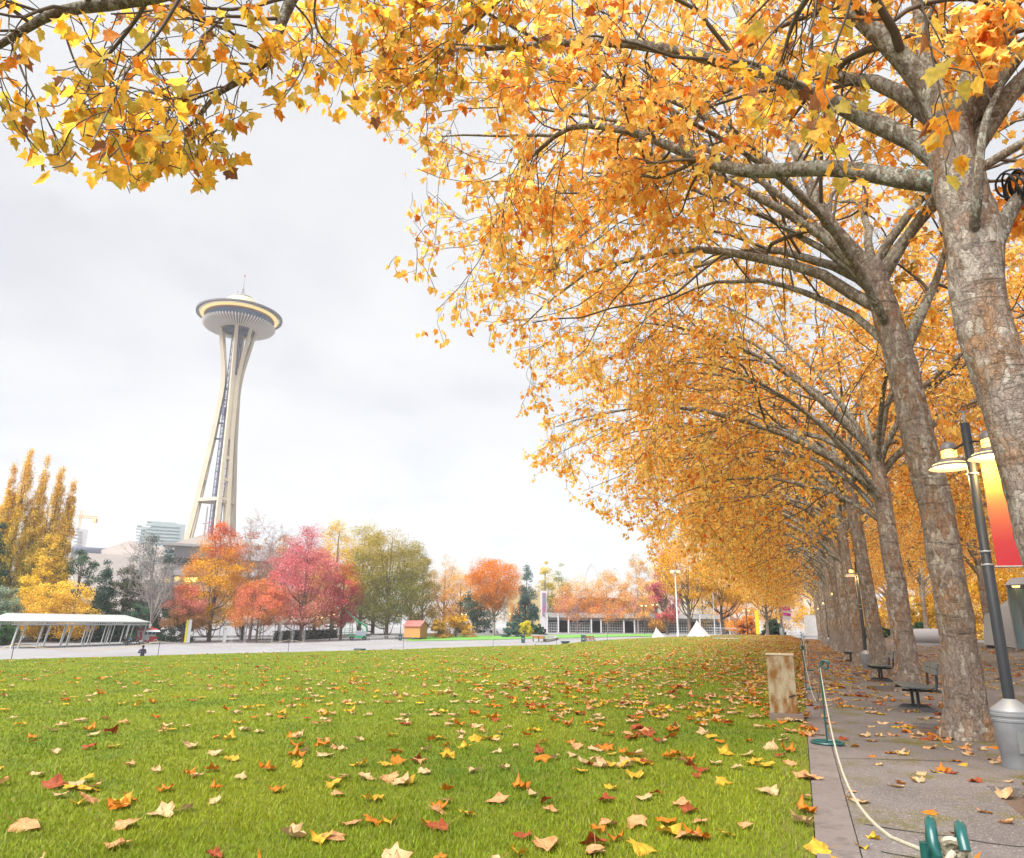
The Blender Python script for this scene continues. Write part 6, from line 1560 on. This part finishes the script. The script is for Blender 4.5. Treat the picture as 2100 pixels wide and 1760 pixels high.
ST = {'pelvis': (0, 0, .98, .15, .11), 'waist': (0, 0, 1.12, .15, .11), 'chest': (0, .0, 1.36, .17, .12), 'neck': (0, .0, 1.53, .06), 'head': (0, -.02, 1.64, .088), 'crown_': (0, -.01, 1.74, .075)}
for s_, g_ in (('l', -1), ('r', 1)):
    ST.update({'hip_' + s_: (g_ * .1, 0, .92, .10), 'knee_' + s_: (g_ * .12, -.02, .5, .072), 'ankle_' + s_: (g_ * .13, .02, .09, .048), 'toe_' + s_: (g_ * .14, -.16, .04, .042), 'shoulder_' + s_: (g_ * .20, 0, 1.44, .075)})
folded = dict(ST); folded.update({'elbow_l': (-.27, -.02, 1.17, .055), 'wrist_l': (-.06, -.2, 1.16, .042), 'hand_l': (.08, -.22, 1.19, .04), 'elbow_r': (.34, -.02, 1.19, .055), 'wrist_r': (.1, -.21, 1.2, .042), 'hand_r': (-.05, -.23, 1.22, .04)})
person(G(301, 73), -azpx(301) + math.pi, 'person in a dark jacket standing with back to the camera, arms folded, by the basin', folded, [M_NAVY, M_TROUS, M_SKIN])
walk = dict(ST); walk.update({'chest': (0, -.1, 1.34, .17, .12), 'neck': (0, -.15, 1.5, .06), 'head': (0, -.2, 1.6, .088), 'crown_': (0, -.21, 1.7, .075), 'shoulder_l': (-.2, -.1, 1.42, .075), 'shoulder_r': (.2, -.1, 1.42, .075), 'elbow_l': (-.25, -.28, 1.18, .05), 'wrist_l': (-.16, -.48, 1.08, .04), 'hand_l': (-.14, -.56, 1.07, .04), 'elbow_r': (.25, -.28, 1.18, .05), 'wrist_r': (.16, -.48, 1.08, .04), 'hand_r': (.14, -.56, 1.07, .04),
             'knee_l': (-.12, -.25, .52, .072), 'ankle_l': (-.12, -.35, .12, .048), 'toe_l': (-.12, -.52, .07, .042), 'knee_r': (.12, .1, .48, .072), 'ankle_r': (.12, .42, .15, .048), 'toe_r': (.12, .34, .04, .042)})
person(G(288, 131), -azpx(288) + 1.5, 'person in dark clothes pushing a stroller past the red vending cart', walk, [mat('maroon_coat', (.06, .03, .05), .8), M_TROUS, M_SKIN])
o = empty('stroller', G(295, 131), 'light grey stroller pushed in front of the red vending cart', 'stroller', rz=-azpx(295))
MB().sphere((0, 0, .62), .34, 12, (1.15, .7, .85)).build('seat', mat('stroller_grey', (.16, .16, .17), .7), o, True); MB().tube([(.2, 0, .7), (-.5, 0, 1.05)], .02, 6).tube([(-.35, 0, .15), (.3, 0, .6)], .02, 6).build('handle', M_BLACK, o)
for x in (-.35, .35):
    for y in (-.22, .22): MB().torus((x, y, .13), .10, .03, 14, 5, Matrix.Rotation(math.pi / 2, 4, 'X')).build('wheel', M_BLACK, o, True)
sit = dict(ST)
for k in list(sit): v = sit[k]; sit[k] = (v[0], v[1] + .0, v[2] - .50, *v[3:])
for s_, g_ in (('l', -1), ('r', 1)): sit.update({'hip_' + s_: (g_ * .1, -.05, .47, .10), 'knee_' + s_: (g_ * .13, -.45, .5, .072), 'ankle_' + s_: (g_ * .13, -.45, .09, .048), 'toe_' + s_: (g_ * .13, -.6, .04, .042), 'elbow_' + s_: (g_ * .26, -.12, .68, .052), 'wrist_' + s_: (g_ * .14, -.34, .62, .042), 'hand_' + s_: (g_ * .10, -.42, .62, .04)})
for X, D, a, cl, lb in ((262, 133, .6, (.02, .022, .03), 'seated person in black at the right end of the white canopy'), (273, 135, -.5, (.05, .07, .12), 'seated person in a blue jacket beside the vending cart')):
    person(G(X, D), -azpx(X) + a, lb, sit, [mat('coat', cl, .8), M_TROUS, M_SKIN], group='people sitting under the white canopy')
    o = empty('folding_chair', G(X, D), f'dark folding chair under the {"person in black" if X < 270 else "person in the blue jacket"}', 'chair', rz=-azpx(X) + a)
    MB().box((0, .03, .36), (.46, .46, .04)).build('seat', M_BLACK, o); MB().box((0, .26, .7), (.46, .04, .3)).build('backrest', M_BLACK, o)
    for x in (-.2, .2): MB().tube([(x, -.18, 0), (x, .26, .84)], .015, 5).tube([(x, .24, 0), (x, -.16, .36)], .015, 5).build('leg', M_BLACK, o)
# fairy light wire wound round the big limb of the nearest tree
b = MB(); tl = bez(onD([(1935, 372), (1860, 368), (1700, 345), (1520, 350), (1395, 309), (1290, 270)], [D0, D0, D0 + .2, D0 + .5, D0 + .8, D0 + 1.1], B0), 120) + B0
c = []
for i, q_ in enumerate(tl):
    a = i * .9; R = .125 - .085 * i / 120 + .012; c.append(q_ + np.array([0, 0, 1]) * R * math.sin(a) + SDIR * R * math.cos(a))
o = b.tube(c, .006, 5).build('light_wire', mat('teal_wire', (.0, .22, .17), .5)); tag(o, 'thin teal wire of fairy lights wound round the long limb over the lawn', 'light string')
b = MB(); q_ = pd(2088, 385, D0 + .1); rk = np.random.default_rng(2)
for k in range(9): b.torus(q_ + rk.normal(0, .03, 3), .14 + .02 * rk.random(), .012, 18, 5, Matrix.Rotation(1.2 + rk.normal(0, .25), 4, 'Y') @ Matrix.Rotation(rk.normal(0, .3), 4, 'X'))
o = b.build('cable_coil', M_BLACK, None, True); tag(o, 'coil of black cable hanging on the side branch of the nearest tree', 'cable')


# ------------------------------------------------------------------ haze: thin even air over the whole park
mh = bpy.data.materials.new('haze_air'); mh.use_nodes = True; n_, l_ = mh.node_tree.nodes, mh.node_tree.links
n_.remove(n_['Principled BSDF']); pv = n_.new('ShaderNodeVolumePrincipled'); pv.inputs['Color'].default_value = (.84, .85, .88, 1); pv.inputs['Density'].default_value = .00033
l_.new(pv.outputs[0], n_['Material Output'].inputs['Volume'])
hz = structure(MB().box((0, 0, 87), (2600, 2600, 204)).build('haze', mh), 'stuff'); hz['label'] = 'thin pale haze filling the air over the park'
